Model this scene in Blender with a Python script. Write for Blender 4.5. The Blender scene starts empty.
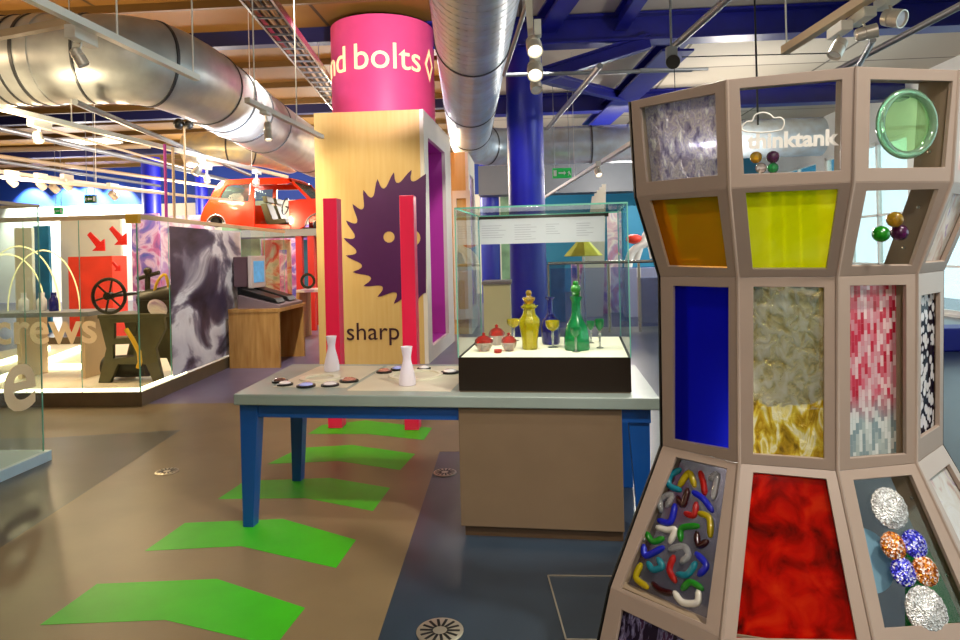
import bpy, math, random
from mathutils import Vector, Matrix
from mathutils.geometry import tessellate_polygon
random.seed(7)
SC = bpy.context.scene
COL = SC.collection
PI = math.pi
# ---------------------------------------------------------------- camera model (960x640)
F, CX, CY, ROLL, YAW, H = 660.0, 480.0, 253.0, 0.0235, math.radians(4), 1.6
def ray(x, y):
    u = (x-CX)/F; v = (CY-y)/F
    c, s = math.cos(ROLL), math.sin(ROLL)
    u, v = u*c+v*s, -u*s+v*c
    c, s = math.cos(YAW), math.sin(YAW)
    return Vector((u*c-s, u*s+c, v))
EYE = Vector((0, 0, H))
def atZ(x, y, z): r = ray(x, y); return EYE + r*((z-H)/r.z)
def atY(x, y, Y): r = ray(x, y); return EYE + r*(Y/r.y)
def atX(x, y, X): r = ray(x, y); return EYE + r*(X/r.x)
def atPl(x, y, p0, n): r = ray(x, y); return EYE + r*((p0-EYE).dot(n)/r.dot(n))
cam_d = bpy.data.cameras.new('camera'); cam = bpy.data.objects.new('camera', cam_d); COL.objects.link(cam)
cam_d.sensor_width = 36; cam_d.lens = F/960*36; cam_d.shift_y = -67/960; cam_d.clip_end = 200
_r = Vector((math.cos(YAW), math.sin(YAW), 0)); _f = Vector((-math.sin(YAW), math.cos(YAW), 0)); _u = Vector((0, 0, 1))
_cx = _r*math.cos(ROLL)-_u*math.sin(ROLL); _cy = _r*math.sin(ROLL)+_u*math.cos(ROLL); _cz = -_f
cam.matrix_world = Matrix(((_cx.x, _cy.x, _cz.x, 0), (_cx.y, _cy.y, _cz.y, 0), (_cx.z, _cy.z, _cz.z, H), (0, 0, 0, 1)))
SC.camera = cam
# ---------------------------------------------------------------- materials
def srgb(c):
    if isinstance(c, str): c = tuple(int(c[i:i+2], 16)/255 for i in (0, 2, 4))
    return tuple((x/12.92 if x <= .04045 else ((x+.055)/1.055)**2.4) for x in c)
class NT:
    def __init__(s, name):
        s.m = bpy.data.materials.new(name); s.m.use_nodes = True; s.t = s.m.node_tree; s.t.nodes.clear()
        s.out = s.n('ShaderNodeOutputMaterial')
    def n(s, t, **k):
        o = s.t.nodes.new(t)
        for a, b in k.items():
            if a in o.inputs.keys(): o.inputs[a].default_value = b
            else: setattr(o, a, b)
        return o
    def l(s, a, b): s.t.links.new(a, b)
def rgba(c): return (*srgb(c), 1)
def ramp(t, stops, interp='LINEAR'):
    r = t.n('ShaderNodeValToRGB'); r.color_ramp.interpolation = interp
    e = r.color_ramp.elements
    while len(e) < len(stops): e.new(0.5)
    for i, (p, c) in enumerate(stops): e[i].position = p; e[i].color = rgba(c)
    return r
def pmat(name, col, rough=.5, metal=0, var=0.0, scale=6, bump=0, bscale=60, coat=0, emit=0, spec=.5, stretch=None, alpha=None):
    t = NT(name); b = t.n('ShaderNodeBsdfPrincipled'); t.l(b.outputs[0], t.out.inputs[0])
    b.inputs['Roughness'].default_value = rough; b.inputs['Metallic'].default_value = metal
    b.inputs['Specular IOR Level'].default_value = spec; b.inputs['Coat Weight'].default_value = coat
    b.inputs['Base Color'].default_value = rgba(col)
    if emit: b.inputs['Emission Color'].default_value = rgba(col); b.inputs['Emission Strength'].default_value = emit
    tc = t.n('ShaderNodeTexCoord'); mp = t.n('ShaderNodeMapping'); t.l(tc.outputs['Object'], mp.inputs[0])
    if stretch: mp.inputs['Scale'].default_value = stretch
    nz = t.n('ShaderNodeTexNoise', Scale=scale, Detail=5.0); t.l(mp.outputs[0], nz.inputs['Vector'])
    hs = t.n('ShaderNodeHueSaturation'); hs.inputs['Color'].default_value = rgba(col)
    mr = t.n('ShaderNodeMapRange'); mr.inputs['From Min'].default_value = .3; mr.inputs['From Max'].default_value = .7
    v = max(var, .02)
    mr.inputs['To Min'].default_value = 1-v; mr.inputs['To Max'].default_value = 1+v
    t.l(nz.outputs[0], mr.inputs[0]); t.l(mr.outputs[0], hs.inputs['Value']); t.l(hs.outputs[0], b.inputs['Base Color'])
    if bump:
        n2 = t.n('ShaderNodeTexNoise', Scale=bscale, Detail=3.0); t.l(mp.outputs[0], n2.inputs['Vector'])
        bp = t.n('ShaderNodeBump'); bp.inputs['Strength'].default_value = bump; bp.inputs['Distance'].default_value = .02
        t.l(n2.outputs[0], bp.inputs['Height']); t.l(bp.outputs[0], b.inputs['Normal'])
    return t.m
def glass(name, tint='f4fbf8', refl=.6, rough=.0, haze=0.0, hazecol='ffffff', bump=0, bscale=30, bstretch=None):
    """thin sheet: tinted see-through plus fresnel reflection plus a little haze"""
    t = NT(name); tr = t.n('ShaderNodeBsdfTransparent'); tr.inputs[0].default_value = rgba(tint)
    gl = t.n('ShaderNodeBsdfGlossy', Roughness=rough); fr = t.n('ShaderNodeFresnel', IOR=1.45)
    ml = t.n('ShaderNodeMath', operation='MULTIPLY'); ml.inputs[1].default_value = refl; t.l(fr.outputs[0], ml.inputs[0])
    mx = t.n('ShaderNodeMixShader'); t.l(ml.outputs[0], mx.inputs[0]); t.l(tr.outputs[0], mx.inputs[1]); t.l(gl.outputs[0], mx.inputs[2])
    last = mx
    if haze:
        df = t.n('ShaderNodeBsdfDiffuse'); df.inputs[0].default_value = rgba(hazecol)
        tl = t.n('ShaderNodeBsdfTranslucent'); tl.inputs[0].default_value = rgba(hazecol)
        ad = t.n('ShaderNodeMixShader'); ad.inputs[0].default_value = .5; t.l(df.outputs[0], ad.inputs[1]); t.l(tl.outputs[0], ad.inputs[2])
        m2 = t.n('ShaderNodeMixShader'); m2.inputs[0].default_value = haze; t.l(mx.outputs[0], m2.inputs[1]); t.l(ad.outputs[0], m2.inputs[2]); last = m2
    if bump:
        tc = t.n('ShaderNodeTexCoord'); mp = t.n('ShaderNodeMapping'); t.l(tc.outputs['Object'], mp.inputs[0])
        if bstretch: mp.inputs['Scale'].default_value = bstretch
        nz = t.n('ShaderNodeTexNoise', Scale=bscale, Detail=4.0); t.l(mp.outputs[0], nz.inputs['Vector'])
        bp = t.n('ShaderNodeBump'); bp.inputs['Strength'].default_value = bump; bp.inputs['Distance'].default_value = .03
        t.l(nz.outputs[0], bp.inputs['Height']); t.l(bp.outputs[0], gl.inputs['Normal']); t.l(bp.outputs[0], fr.inputs['Normal'])
    t.l(last.outputs[0], t.out.inputs[0]); return t.m
def solidglass(name, col, rough=.02, bump=0, bscale=60, mixd=.25):
    """coloured solid glass: refraction plus some translucent body colour"""
    t = NT(name); g = t.n('ShaderNodeBsdfGlass', Roughness=rough, IOR=1.35); g.inputs[0].default_value = rgba(col)
    d = t.n('ShaderNodeBsdfTranslucent'); d.inputs[0].default_value = rgba(col)
    d2 = t.n('ShaderNodeBsdfPrincipled', Roughness=.08); d2.inputs['Base Color'].default_value = rgba(col)
    m0 = t.n('ShaderNodeMixShader'); m0.inputs[0].default_value = .5; t.l(d.outputs[0], m0.inputs[1]); t.l(d2.outputs[0], m0.inputs[2])
    m = t.n('ShaderNodeMixShader'); m.inputs[0].default_value = mixd; t.l(g.outputs[0], m.inputs[1]); t.l(m0.outputs[0], m.inputs[2])
    if bump:
        nz = t.n('ShaderNodeTexVoronoi', Scale=bscale); tc = t.n('ShaderNodeTexCoord'); t.l(tc.outputs['Object'], nz.inputs['Vector'])
        bp = t.n('ShaderNodeBump'); bp.inputs['Strength'].default_value = bump; bp.inputs['Distance'].default_value = .01
        t.l(nz.outputs[0], bp.inputs['Height']); t.l(bp.outputs[0], g.inputs['Normal']); t.l(bp.outputs[0], d2.inputs['Normal'])
    gs = t.n('ShaderNodeBsdfGlossy', Roughness=.12); fr = t.n('ShaderNodeFresnel', IOR=1.6); mz = t.n('ShaderNodeMixShader'); t.l(fr.outputs[0], mz.inputs[0]); t.l(m.outputs[0], mz.inputs[1]); t.l(gs.outputs[0], mz.inputs[2])
    t.l(mz.outputs[0], t.out.inputs[0]); return t.m
def artpane(name, kind):
    """stained and fused glass sheets, each with its own pattern"""
    t = NT(name); tc = t.n('ShaderNodeTexCoord'); P = tc.outputs['Object']
    tr = t.n('ShaderNodeBsdfTransparent'); gl = t.n('ShaderNodeBsdfGlossy', Roughness=.06); df = t.n('ShaderNodeBsdfDiffuse'); tl = t.n('ShaderNodeBsdfTranslucent')
    body = t.n('ShaderNodeMixShader'); body.inputs[0].default_value = .5; t.l(df.outputs[0], body.inputs[1]); t.l(tl.outputs[0], body.inputs[2])
    mA = t.n('ShaderNodeMixShader'); t.l(tr.outputs[0], mA.inputs[1]); t.l(body.outputs[0], mA.inputs[2])
    mB = t.n('ShaderNodeMixShader'); t.l(mA.outputs[0], mB.inputs[1]); t.l(gl.outputs[0], mB.inputs[2])
    mB.inputs[0].default_value = .06; t.l(mB.outputs[0], t.out.inputs[0])
    def nz(scale, st=(1, 1, 1), det=4, dist=0):
        mp = t.n('ShaderNodeMapping'); mp.inputs['Scale'].default_value = st; t.l(P, mp.inputs[0])
        n = t.n('ShaderNodeTexNoise', Scale=scale, Detail=float(det)); n.inputs['Distortion'].default_value = dist
        t.l(mp.outputs[0], n.inputs['Vector']); return n
    def setcol(sock):
        for b in (tr, df, tl): t.l(sock, b.inputs[0])
    def bump(src, s=.6):
        bp = t.n('ShaderNodeBump'); bp.inputs['Strength'].default_value = s; bp.inputs['Distance'].default_value = .02
        t.l(src, bp.inputs['Height']); t.l(bp.outputs[0], gl.inputs['Normal']); t.l(bp.outputs[0], df.inputs['Normal'])
    if kind == 'ice':
        n = nz(42, (1, 1, .55), 8, .3); r = ramp(t, [(.3, '6a6080'), (.42, 'a59cb8'), (.5, 'd6ccca'), (.56, 'b4a8c4'), (.66, 'fbf6f0')]); t.l(n.outputs[0], r.inputs[0]); setcol(r.outputs[0])
        mA.inputs[0].default_value = .62; mB.inputs[0].default_value = .22; gl.inputs['Roughness'].default_value = .15; bump(n.outputs[0], 1)
    elif kind == 'lime':
        n = nz(7, (1, 1, 1), 4, .6); r = ramp(t, [(.3, 'dce000'), (.5, 'e6ea04'), (.7, 'eef22a')]); t.l(n.outputs[0], r.inputs[0]); setcol(r.outputs[0])
        mA.inputs[0].default_value = .75; mB.inputs[0].default_value = .03
    elif kind == 'red':
        n = nz(11, (1, 1, 1), 8, .7); r = ramp(t, [(.3, '4a0200'), (.45, 'a00700'), (.55, 'cc0d02'), (.7, 'e02c08')]); t.l(n.outputs[0], r.inputs[0]); setcol(r.outputs[0])
        mA.inputs[0].default_value = .72; mB.inputs[0].default_value = .008
    elif kind == 'ripple':
        n = nz(34, (1, 1, .7), 6, .5); sp = t.n('ShaderNodeSeparateXYZ'); t.l(P, sp.inputs[0])
        r = ramp(t, [(.3, 'a58f4a'), (.45, 'd8cfa0'), (.62, 'efe9cf'), (.75, 'fffbe4')]); t.l(n.outputs[0], r.inputs[0])
        n3 = nz(10, (1, 1, 1), 3, 2); a = t.n('ShaderNodeMath', operation='MULTIPLY_ADD'); a.inputs[1].default_value = .12; t.l(n3.outputs[0], a.inputs[0]); t.l(sp.outputs['Z'], a.inputs[2])
        g = t.n('ShaderNodeMapRange'); g.inputs['From Min'].default_value = 1.145; g.inputs['From Max'].default_value = 1.16; t.l(a.outputs[0], g.inputs[0])
        n4 = nz(20, (1.2, 1.2, .5), 6, 1.0); r2 = ramp(t, [(.3, '7a5c10'), (.42, 'c8a020'), (.5, 'ecd44a'), (.56, 'fffad0'), (.66, 'f4e070'), (.75, 'a88420')]); t.l(n4.outputs[0], r2.inputs[0])
        mc = t.n('ShaderNodeMix', data_type='RGBA'); t.l(g.outputs[0], mc.inputs[0]); t.l(r2.outputs[0], mc.inputs[6]); t.l(r.outputs[0], mc.inputs[7]); setcol(mc.outputs[2])
        mr = t.n('ShaderNodeMapRange'); mr.inputs['To Min'].default_value = .72; mr.inputs['To Max'].default_value = .3; t.l(g.outputs[0], mr.inputs[0]); t.l(mr.outputs[0], mA.inputs[0])
        mB.inputs[0].default_value = .14; gl.inputs[0].default_value = rgba('fff0a0'); bump(n.outputs[0], .8)
    elif kind == 'strips':
        mp = t.n('ShaderNodeMapping'); mp.inputs['Rotation'].default_value = (PI/2, 0, PI/2); t.l(P, mp.inputs[0])
        sp = t.n('ShaderNodeSeparateXYZ'); t.l(P, sp.inputs[0]); cb = t.n('ShaderNodeCombineXYZ')
        ad = t.n('ShaderNodeMath', operation='ADD'); t.l(sp.outputs['X'], ad.inputs[0]); t.l(sp.outputs['Y'], ad.inputs[1])
        t.l(sp.outputs['Z'], cb.inputs['X']); t.l(sp.outputs['X'], cb.inputs['Y'])
        vo = t.n('ShaderNodeTexBrick'); vo.inputs['Scale'].default_value = 14; vo.inputs['Brick Width'].default_value = .5; vo.inputs['Row Height'].default_value = .16
        vo.inputs['Mortar Size'].default_value = .006; vo.inputs['Color1'].default_value = (0, 0, 0, 1); vo.inputs['Color2'].default_value = (1, 1, 1, 1); vo.inputs['Mortar'].default_value = (.5, .5, .5, 1); vo.offset = .37
        t.l(cb.outputs[0], vo.inputs['Vector'])
        r = ramp(t, [(.1, 'b8203a'), (.3, 'd03a54'), (.5, 'dc7a8c'), (.7, 'd4a0aa'), (.92, 'f2d4d8')]); t.l(vo.outputs[0], r.inputs[0])
        r2 = ramp(t, [(.2, '8fa6ae'), (.5, 'b9c8c8'), (.8, 'e6eeee')]); t.l(vo.outputs[0], r2.inputs[0])
        g = t.n('ShaderNodeMapRange'); g.inputs['From Min'].default_value = 1.1; g.inputs['From Max'].default_value = 1.2
        n = nz(22, (1, 1, .3)); a = t.n('ShaderNodeMath', operation='MULTIPLY_ADD'); a.inputs[1].default_value = .15; t.l(n.outputs[0], a.inputs[0]); t.l(sp.outputs['Z'], a.inputs[2]); t.l(a.outputs[0], g.inputs[0])
        mc = t.n('ShaderNodeMix', data_type='RGBA'); t.l(g.outputs[0], mc.inputs[0]); t.l(r2.outputs[0], mc.inputs[6]); t.l(r.outputs[0], mc.inputs[7]); setcol(mc.outputs[2])
        mA.inputs[0].default_value = .78; mB.inputs[0].default_value = .1
    elif kind == 'spots':
        vo = t.n('ShaderNodeTexVoronoi', Scale=34.0); t.l(P, vo.inputs['Vector'])
        r = ramp(t, [(.0, 'ffffff'), (.5, 'f2f4ff'), (.56, '201830'), (1, '120c20')]); t.l(vo.outputs[0], r.inputs[0]); setcol(r.outputs[0]); mA.inputs[0].default_value = .7
    elif kind == 'milk':
        n = nz(12, (1, 1, .6), 5, 1.5); r = ramp(t, [(.3, 'd9a8a8'), (.45, 'f4f0ea'), (.62, 'ffffff'), (.7, 'c9b8e0')]); t.l(n.outputs[0], r.inputs[0]); setcol(r.outputs[0]); mA.inputs[0].default_value = .7
    elif kind == 'violet':
        n = nz(18, (2.5, 2.5, .4), 3, .5); r = ramp(t, [(.36, '2b1f33'), (.46, '6d5f80'), (.52, '9a8fb0'), (.56, '54304f'), (.7, 'efeaf5')], 'CONSTANT'); t.l(n.outputs[0], r.inputs[0]); setcol(r.outputs[0]); mA.inputs[0].default_value = .8
    elif kind == 'smoke':
        n = nz(6, (1, 1, 1), 2, .3); r = ramp(t, [(.4, '8a8490'), (.55, 'a8a2a4'), (.66, '9a7288')]); t.l(n.outputs[0], r.inputs[0]); setcol(r.outputs[0]); mA.inputs[0].default_value = .22; mB.inputs[0].default_value = .04
    return t.m
def foil(name, c1, c2):
    t = NT(name); b = t.n('ShaderNodeBsdfPrincipled', Roughness=.18, Metallic=.55); t.l(b.outputs[0], t.out.inputs[0])
    tc = t.n('ShaderNodeTexCoord'); v = t.n('ShaderNodeTexVoronoi', Scale=190.0); t.l(tc.outputs['Object'], v.inputs['Vector'])
    sp = t.n('ShaderNodeSeparateColor'); t.l(v.outputs['Color'], sp.inputs[0]); r = ramp(t, [(.15, c1), (.6, c2), (1, 'ffffff')]); t.l(sp.outputs[0], r.inputs[0]); t.l(r.outputs[0], b.inputs['Base Color'])
    bp = t.n('ShaderNodeBump'); bp.inputs['Strength'].default_value = .5; bp.inputs['Distance'].default_value = .01; t.l(v.outputs['Distance'], bp.inputs['Height']); t.l(bp.outputs[0], b.inputs['Normal']); return t.m
def woodmat(name, c1, c2, rough=.45, st=(1, 1, .12), scale=14):
    t = NT(name); b = t.n('ShaderNodeBsdfPrincipled', Roughness=rough); t.l(b.outputs[0], t.out.inputs[0])
    tc = t.n('ShaderNodeTexCoord'); mp = t.n('ShaderNodeMapping'); mp.inputs['Scale'].default_value = st; t.l(tc.outputs['Object'], mp.inputs[0])
    nz = t.n('ShaderNodeTexNoise', Scale=float(scale), Detail=6.0); t.l(mp.outputs[0], nz.inputs['Vector'])
    r = ramp(t, [(.3, c1), (.7, c2)]); t.l(nz.outputs[0], r.inputs[0]); t.l(r.outputs[0], b.inputs['Base Color']); return t.m
def boardmat(name, c1, c2, line, bw, bh, rough=.6):
    t = NT(name); b = t.n('ShaderNodeBsdfPrincipled', Roughness=rough); t.l(b.outputs[0], t.out.inputs[0])
    tc = t.n('ShaderNodeTexCoord'); br = t.n('ShaderNodeTexBrick'); br.inputs['Scale'].default_value = 1; br.inputs['Brick Width'].default_value = bw; br.inputs['Row Height'].default_value = bh
    br.inputs['Mortar Size'].default_value = .03; br.inputs['Color1'].default_value = rgba(c1); br.inputs['Color2'].default_value = rgba(c2); br.inputs['Mortar'].default_value = rgba(line); br.offset = 0
    t.l(tc.outputs['Object'], br.inputs['Vector']); t.l(br.outputs[0], b.inputs['Base Color']); return t.m
def ductmat(name, c='d2d4d4', rough=.34):
    t = NT(name); b = t.n('ShaderNodeBsdfPrincipled', Roughness=rough, Metallic=.45); t.l(b.outputs[0], t.out.inputs[0])
    tc = t.n('ShaderNodeTexCoord'); n = t.n('ShaderNodeTexNoise', Scale=4.0, Detail=6.0); t.l(tc.outputs['Object'], n.inputs['Vector'])
    r = ramp(t, [(.3, 'b4b6b8'), (.7, c)]); t.l(n.outputs[0], r.inputs[0]); t.l(r.outputs[0], b.inputs['Base Color'])
    n2 = t.n('ShaderNodeMapRange'); n2.inputs['To Min'].default_value = rough-.08; n2.inputs['To Max'].default_value = rough+.15; t.l(n.outputs[0], n2.inputs[0]); t.l(n2.outputs[0], b.inputs['Roughness']); return t.m
def mottled(name, stops, scale=2.2):
    t = NT(name); b = t.n('ShaderNodeBsdfPrincipled', Roughness=.5); t.l(b.outputs[0], t.out.inputs[0]); tc = t.n('ShaderNodeTexCoord')
    n = t.n('ShaderNodeTexNoise', Scale=float(scale), Detail=4.0, Distortion=.8); t.l(tc.outputs['Object'], n.inputs['Vector']); r = ramp(t, stops); t.l(n.outputs[0], r.inputs[0]); t.l(r.outputs[0], b.inputs['Base Color']); return t.m
def photomat(name):
    """black, violet and white photograph of gear wheels"""
    t = NT(name); b = t.n('ShaderNodeBsdfPrincipled', Roughness=.35); t.l(b.outputs[0], t.out.inputs[0])
    tc = t.n('ShaderNodeTexCoord'); mp = t.n('ShaderNodeMapping'); mp.inputs['Scale'].default_value = (1, .55, 1); t.l(tc.outputs['Object'], mp.inputs[0])
    n = t.n('ShaderNodeTexNoise', Scale=1.3, Detail=6.0, Distortion=.7); t.l(mp.outputs[0], n.inputs['Vector'])
    r = ramp(t, [(.3, '1c1524'), (.4, '4a3f58'), (.44, '8a8496'), (.48, 'eceaf0'), (.58, 'd4d0da'), (.62, '7a6f88'), (.67, '2a2034'), (.74, '8a8496')]); t.l(n.outputs[0], r.inputs[0]); t.l(r.outputs[0], b.inputs['Base Color']); return t.m
M = {}
M['floor_blue'] = pmat('floor_blue', '2d3a48', .28, var=.12, scale=3, bump=.03, bscale=220)
M['floor_tan'] = pmat('floor_tan', '7d6b4e', .4, var=.1, scale=2.5, bump=.03, bscale=220)
M['floor_dark'] = pmat('floor_dark', '4a4340', .3, var=.12, scale=3)
M['floor_violet'] = pmat('floor_violet', '655c78', .32, var=.1, scale=3)
M['green'] = pmat('green', '36b40c', .45, var=.06)
M['steel'] = pmat('steel', 'b9b0a0', .35, .7, var=.1)
M['casefloor'] = pmat('casefloor', 'fff4dc', .5)
for _n, _c in (('lensdark', '6a4a42'), ('lenspale', 'e4dade'), ('lensblue', 'aeb6ff'), ('lensred', 'b87c6c')): M[_n] = pmat(_n, _c, .12, coat=.5)
M['caption'] = pmat('caption', '8a8894', .6); M['captionpanel'] = glass('captionpanel', 'e8e6ee', .02, haze=.72, hazecol='eceaf0')
M['flatgrey'] = pmat('flatgrey', '626870', .5)
M['basebrown'] = pmat('basebrown', '6a5a44', .35, .2, var=.1)
M['paleply'] = pmat('paleply', 'dcc49c', .5)
M['dark'] = pmat('dark', '17181b', .5)
M['black'] = pmat('black', '0a0a0c', .4)
M['brownblack'] = pmat('brownblack', '1c130b', .5, spec=.25)
M['white'] = pmat('white', 'e8e6e0', .45)
M['track'] = pmat('track', 'd9d2c8', .4)
M['trackwarm'] = pmat('trackwarm', 'c9b08e', .45)
M['lamp'] = pmat('lamp', 'd6cec4', .32, .4)
M['lens'] = pmat('lens', 'fff2d8', .3, emit=2.2)
M['greypipe'] = pmat('greypipe', '8a8e93', .4, .4)
M['blue'] = pmat('blue', '0d169c', .42, var=.08)
M['beam'] = pmat('beam', '10147e', .4, var=.1)
M['navy'] = pmat('navy', '14184a', .5); M['batten'] = pmat('batten', '63481a', .6)
M['tblue'] = pmat('tblue', '0a4a96', .38)
M['ttop'] = pmat('ttop', '87948f', .35, var=.04)
M['tinset'] = pmat('tinset', 'c4bdaa', .35, var=.04)
M['ring'] = pmat('ring', 'd8d0bc', .3)
M['plinth'] = pmat('plinth', '74604a', .5, var=.04)
M['greige'] = pmat('greige', '958478', .42, var=.03)
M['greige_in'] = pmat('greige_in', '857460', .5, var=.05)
M['pink'] = pmat('pink', 'ff1c50', .35, var=.02)
M['drum'] = pmat('drum', 'f2528c', .5, var=.03)
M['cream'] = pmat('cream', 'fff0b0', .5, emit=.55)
M['ply'] = woodmat('ply', 'd6ad62', 'dcb872', st=(1.5, 1.5, .1))
M['ply2'] = woodmat('ply2', 'a9773a', 'c99b5c')
M['wframe'] = pmat('wframe', 'e6dccb', .45)
M['purple'] = pmat('purple', '4a0b4e', .45, var=.04)
M['magenta'] = pmat('magenta', 'c03aa8', .45)
M['ink'] = pmat('ink', '3a1420', .5)
M['glass'] = glass('glass', 'f2faf6', .6)
M['glassedge'] = pmat('glassedge', '6fb8a4', .15)
M['caseglass'] = glass('caseglass', 'eef8f4', .5)
M['frost'] = pmat('frost', 'e9e6ee', .5)
M['vase'] = glass('vase', 'f4f0f8', .15, haze=.9, hazecol='f6f2fa')
M['lettering'] = glass('lettering', 'fff4e0', .1, haze=.92, hazecol='fff2dc')
M['duct'] = ductmat('duct'); M['duct2'] = ductmat('duct2', 'c4d2e0', .32); M['seam'] = pmat('seam', '55565a', .4, .6)
M['duct_goldlit'] = ductmat('duct_goldlit', 'e6d8a8', .32)  # same duct metal, with the golden light on it put into the colour
M['ceil_warmlit'] = boardmat('ceil_warmlit', '86601f', '75521a', '3a2a10', 3.2, 1.6)  # left half of one tan ceiling; its warm light is painted into the colour
M['ceil_palelit'] = boardmat('ceil_palelit', 'b9ad9a', 'c9c0b0', '6b6255', 3.2, 2.4)  # same boards on the right, coloured paler for the whiter light there
M['bluewall'] = pmat('bluewall', '123a94', .6)
M['creamwall'] = pmat('creamwall', 'efe4cc', .6)
M['photo'] = photomat('photo')
M['strip'] = pmat('strip', 'fff0c8', .4, emit=7)
M['iron'] = pmat('iron', '2c2a1c', .45, .4, var=.2)
M['ironlight'] = pmat('ironlight', '5c583a', .45, .3, var=.2)
M['yellow'] = pmat('yellow', 'e0b020', .4)
M['red'] = pmat('red', 'd3180c', .4)
M['carred'] = pmat('carred', 'd62a06', .15, .1, coat=.8)
M['seat'] = pmat('seat', '655c3a', .6)
M['winglass'] = glass('winglass', '9fb0a4', .6)
M['carglass'] = glass('carglass', 'a8b8a8', .2, haze=.12, hazecol='c0d0c0')
M['screen'] = pmat('screen', '4a86b0', .3, emit=.8, var=.3, scale=14)
M['tvbody'] = pmat('tvbody', 'cfc3c3', .4); M['tvside'] = pmat('tvside', '6a505a', .5)
M['console'] = pmat('console', '7d6c74', .45)
M['exit'] = pmat('exit', '12843a', .4, emit=.7); M['exitdark'] = pmat('exitdark', '1c5a2a', .5)
M['violetpanel'] = pmat('violetpanel', '7a5aa8', .5, var=.2, scale=3)
M['pinkpanel'] = pmat('pinkpanel', 'c86a9a', .5, var=.2, scale=3)
M['tealpanel'] = pmat('tealpanel', '2a86b4', .5, var=.2, scale=3)
M['violetpanel'] = mottled('violetmix', [(.3, '4a5ab0'), (.42, '8a6ab4'), (.5, 'd8b8d0'), (.58, 'c86a9a'), (.7, '6a4a90')])
M['pinkpanel'] = mottled('pinkmix', [(.3, '8a7aa8'), (.42, 'd8b0bc'), (.5, 'e8dcd8'), (.58, 'b898c0'), (.7, 'c87a94')])
M['redgreen'] = mottled('redgreen', [(.3, '8fb088'), (.44, 'd8c8a0'), (.52, 'd86a50'), (.6, 'c8402c'), (.72, 'a8b8a0')], 1.6)
M['redpanel'] = pmat('redpanel', 'e8402a', .5, var=.15, scale=3)
M['greenpanel'] = pmat('greenpanel', '8fb088', .5, var=.3, scale=3)
M['teal'] = pmat('teal', '2788b0', .55)
M['railsteel'] = pmat('railsteel', 'c9c6bd', .25, .8)
def G(n, c, **k): M[n] = solidglass(n, c, **k)
G('g_teal', '1cb0c8', mixd=0.55); G('g_yellow', 'ecd818', mixd=0.55); G('g_red', 'e01a16', mixd=0.6); G('g_clear', 'f4f6f6', mixd=0.25); G('g_maroon', '4a0c16', mixd=0.55); G('g_blue', '1c30f0', mixd=0.6)
G('g_white', 'f8f4ea', mixd=0.95); G('g_green', '2cba2c', mixd=0.55); G('g_amber', 'd87a10', bump=.8, bscale=55, mixd=.5); G('g_bluedisc', '3a3ae0', bump=.8, bscale=55, mixd=.5); G('g_cleardisc', 'f2f4f2', bump=1, bscale=50, mixd=.45)
G('g_purple', '7a2a72', mixd=.4); G('g_ring', 'ccf4d8', mixd=.22); G('b_yellow', 'f4e400', mixd=.4, bump=.5, bscale=55); G('b_blue', '2222b0', mixd=.4, bump=.5, bscale=55); G('b_green', '12c47c', mixd=.4, bump=.5, bscale=55); G('b_red', 'ff5040', mixd=.28, bump=.5, bscale=70); G('b_pale', 'f8e8e2', mixd=.28, bump=.5, bscale=70); G('b_gold', 'e0b830', mixd=.4, bump=.5, bscale=55)
M['f_amber'] = foil('f_amber', '8a3a00', 'e88a14'); M['f_blue'] = foil('f_blue', '14148a', '4444f0'); M['f_clear'] = foil('f_clear', '9c9a96', 'd2d2d0')
for k in ('ice', 'lime', 'red', 'ripple', 'strips', 'spots', 'milk', 'violet', 'smoke'): M['p_'+k] = artpane('pane_'+k, k)
M['p_amber'] = glass('p_amber', 'f0a010', .5, haze=.45, hazecol='d07a06'); M['p_blue'] = glass('p_blue', '1420c0', .35, haze=.4, hazecol='1616d0')
M['p_clear'] = glass('p_clear', 'f6faf8', .5); M['p_green'] = glass('p_green', '0e5a2a', .4, haze=.8, hazecol='0c7a34'); M['p_bluegrey'] = glass('p_bluegrey', '9ab8c8', .3, haze=.7, hazecol='a4cce4')
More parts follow.
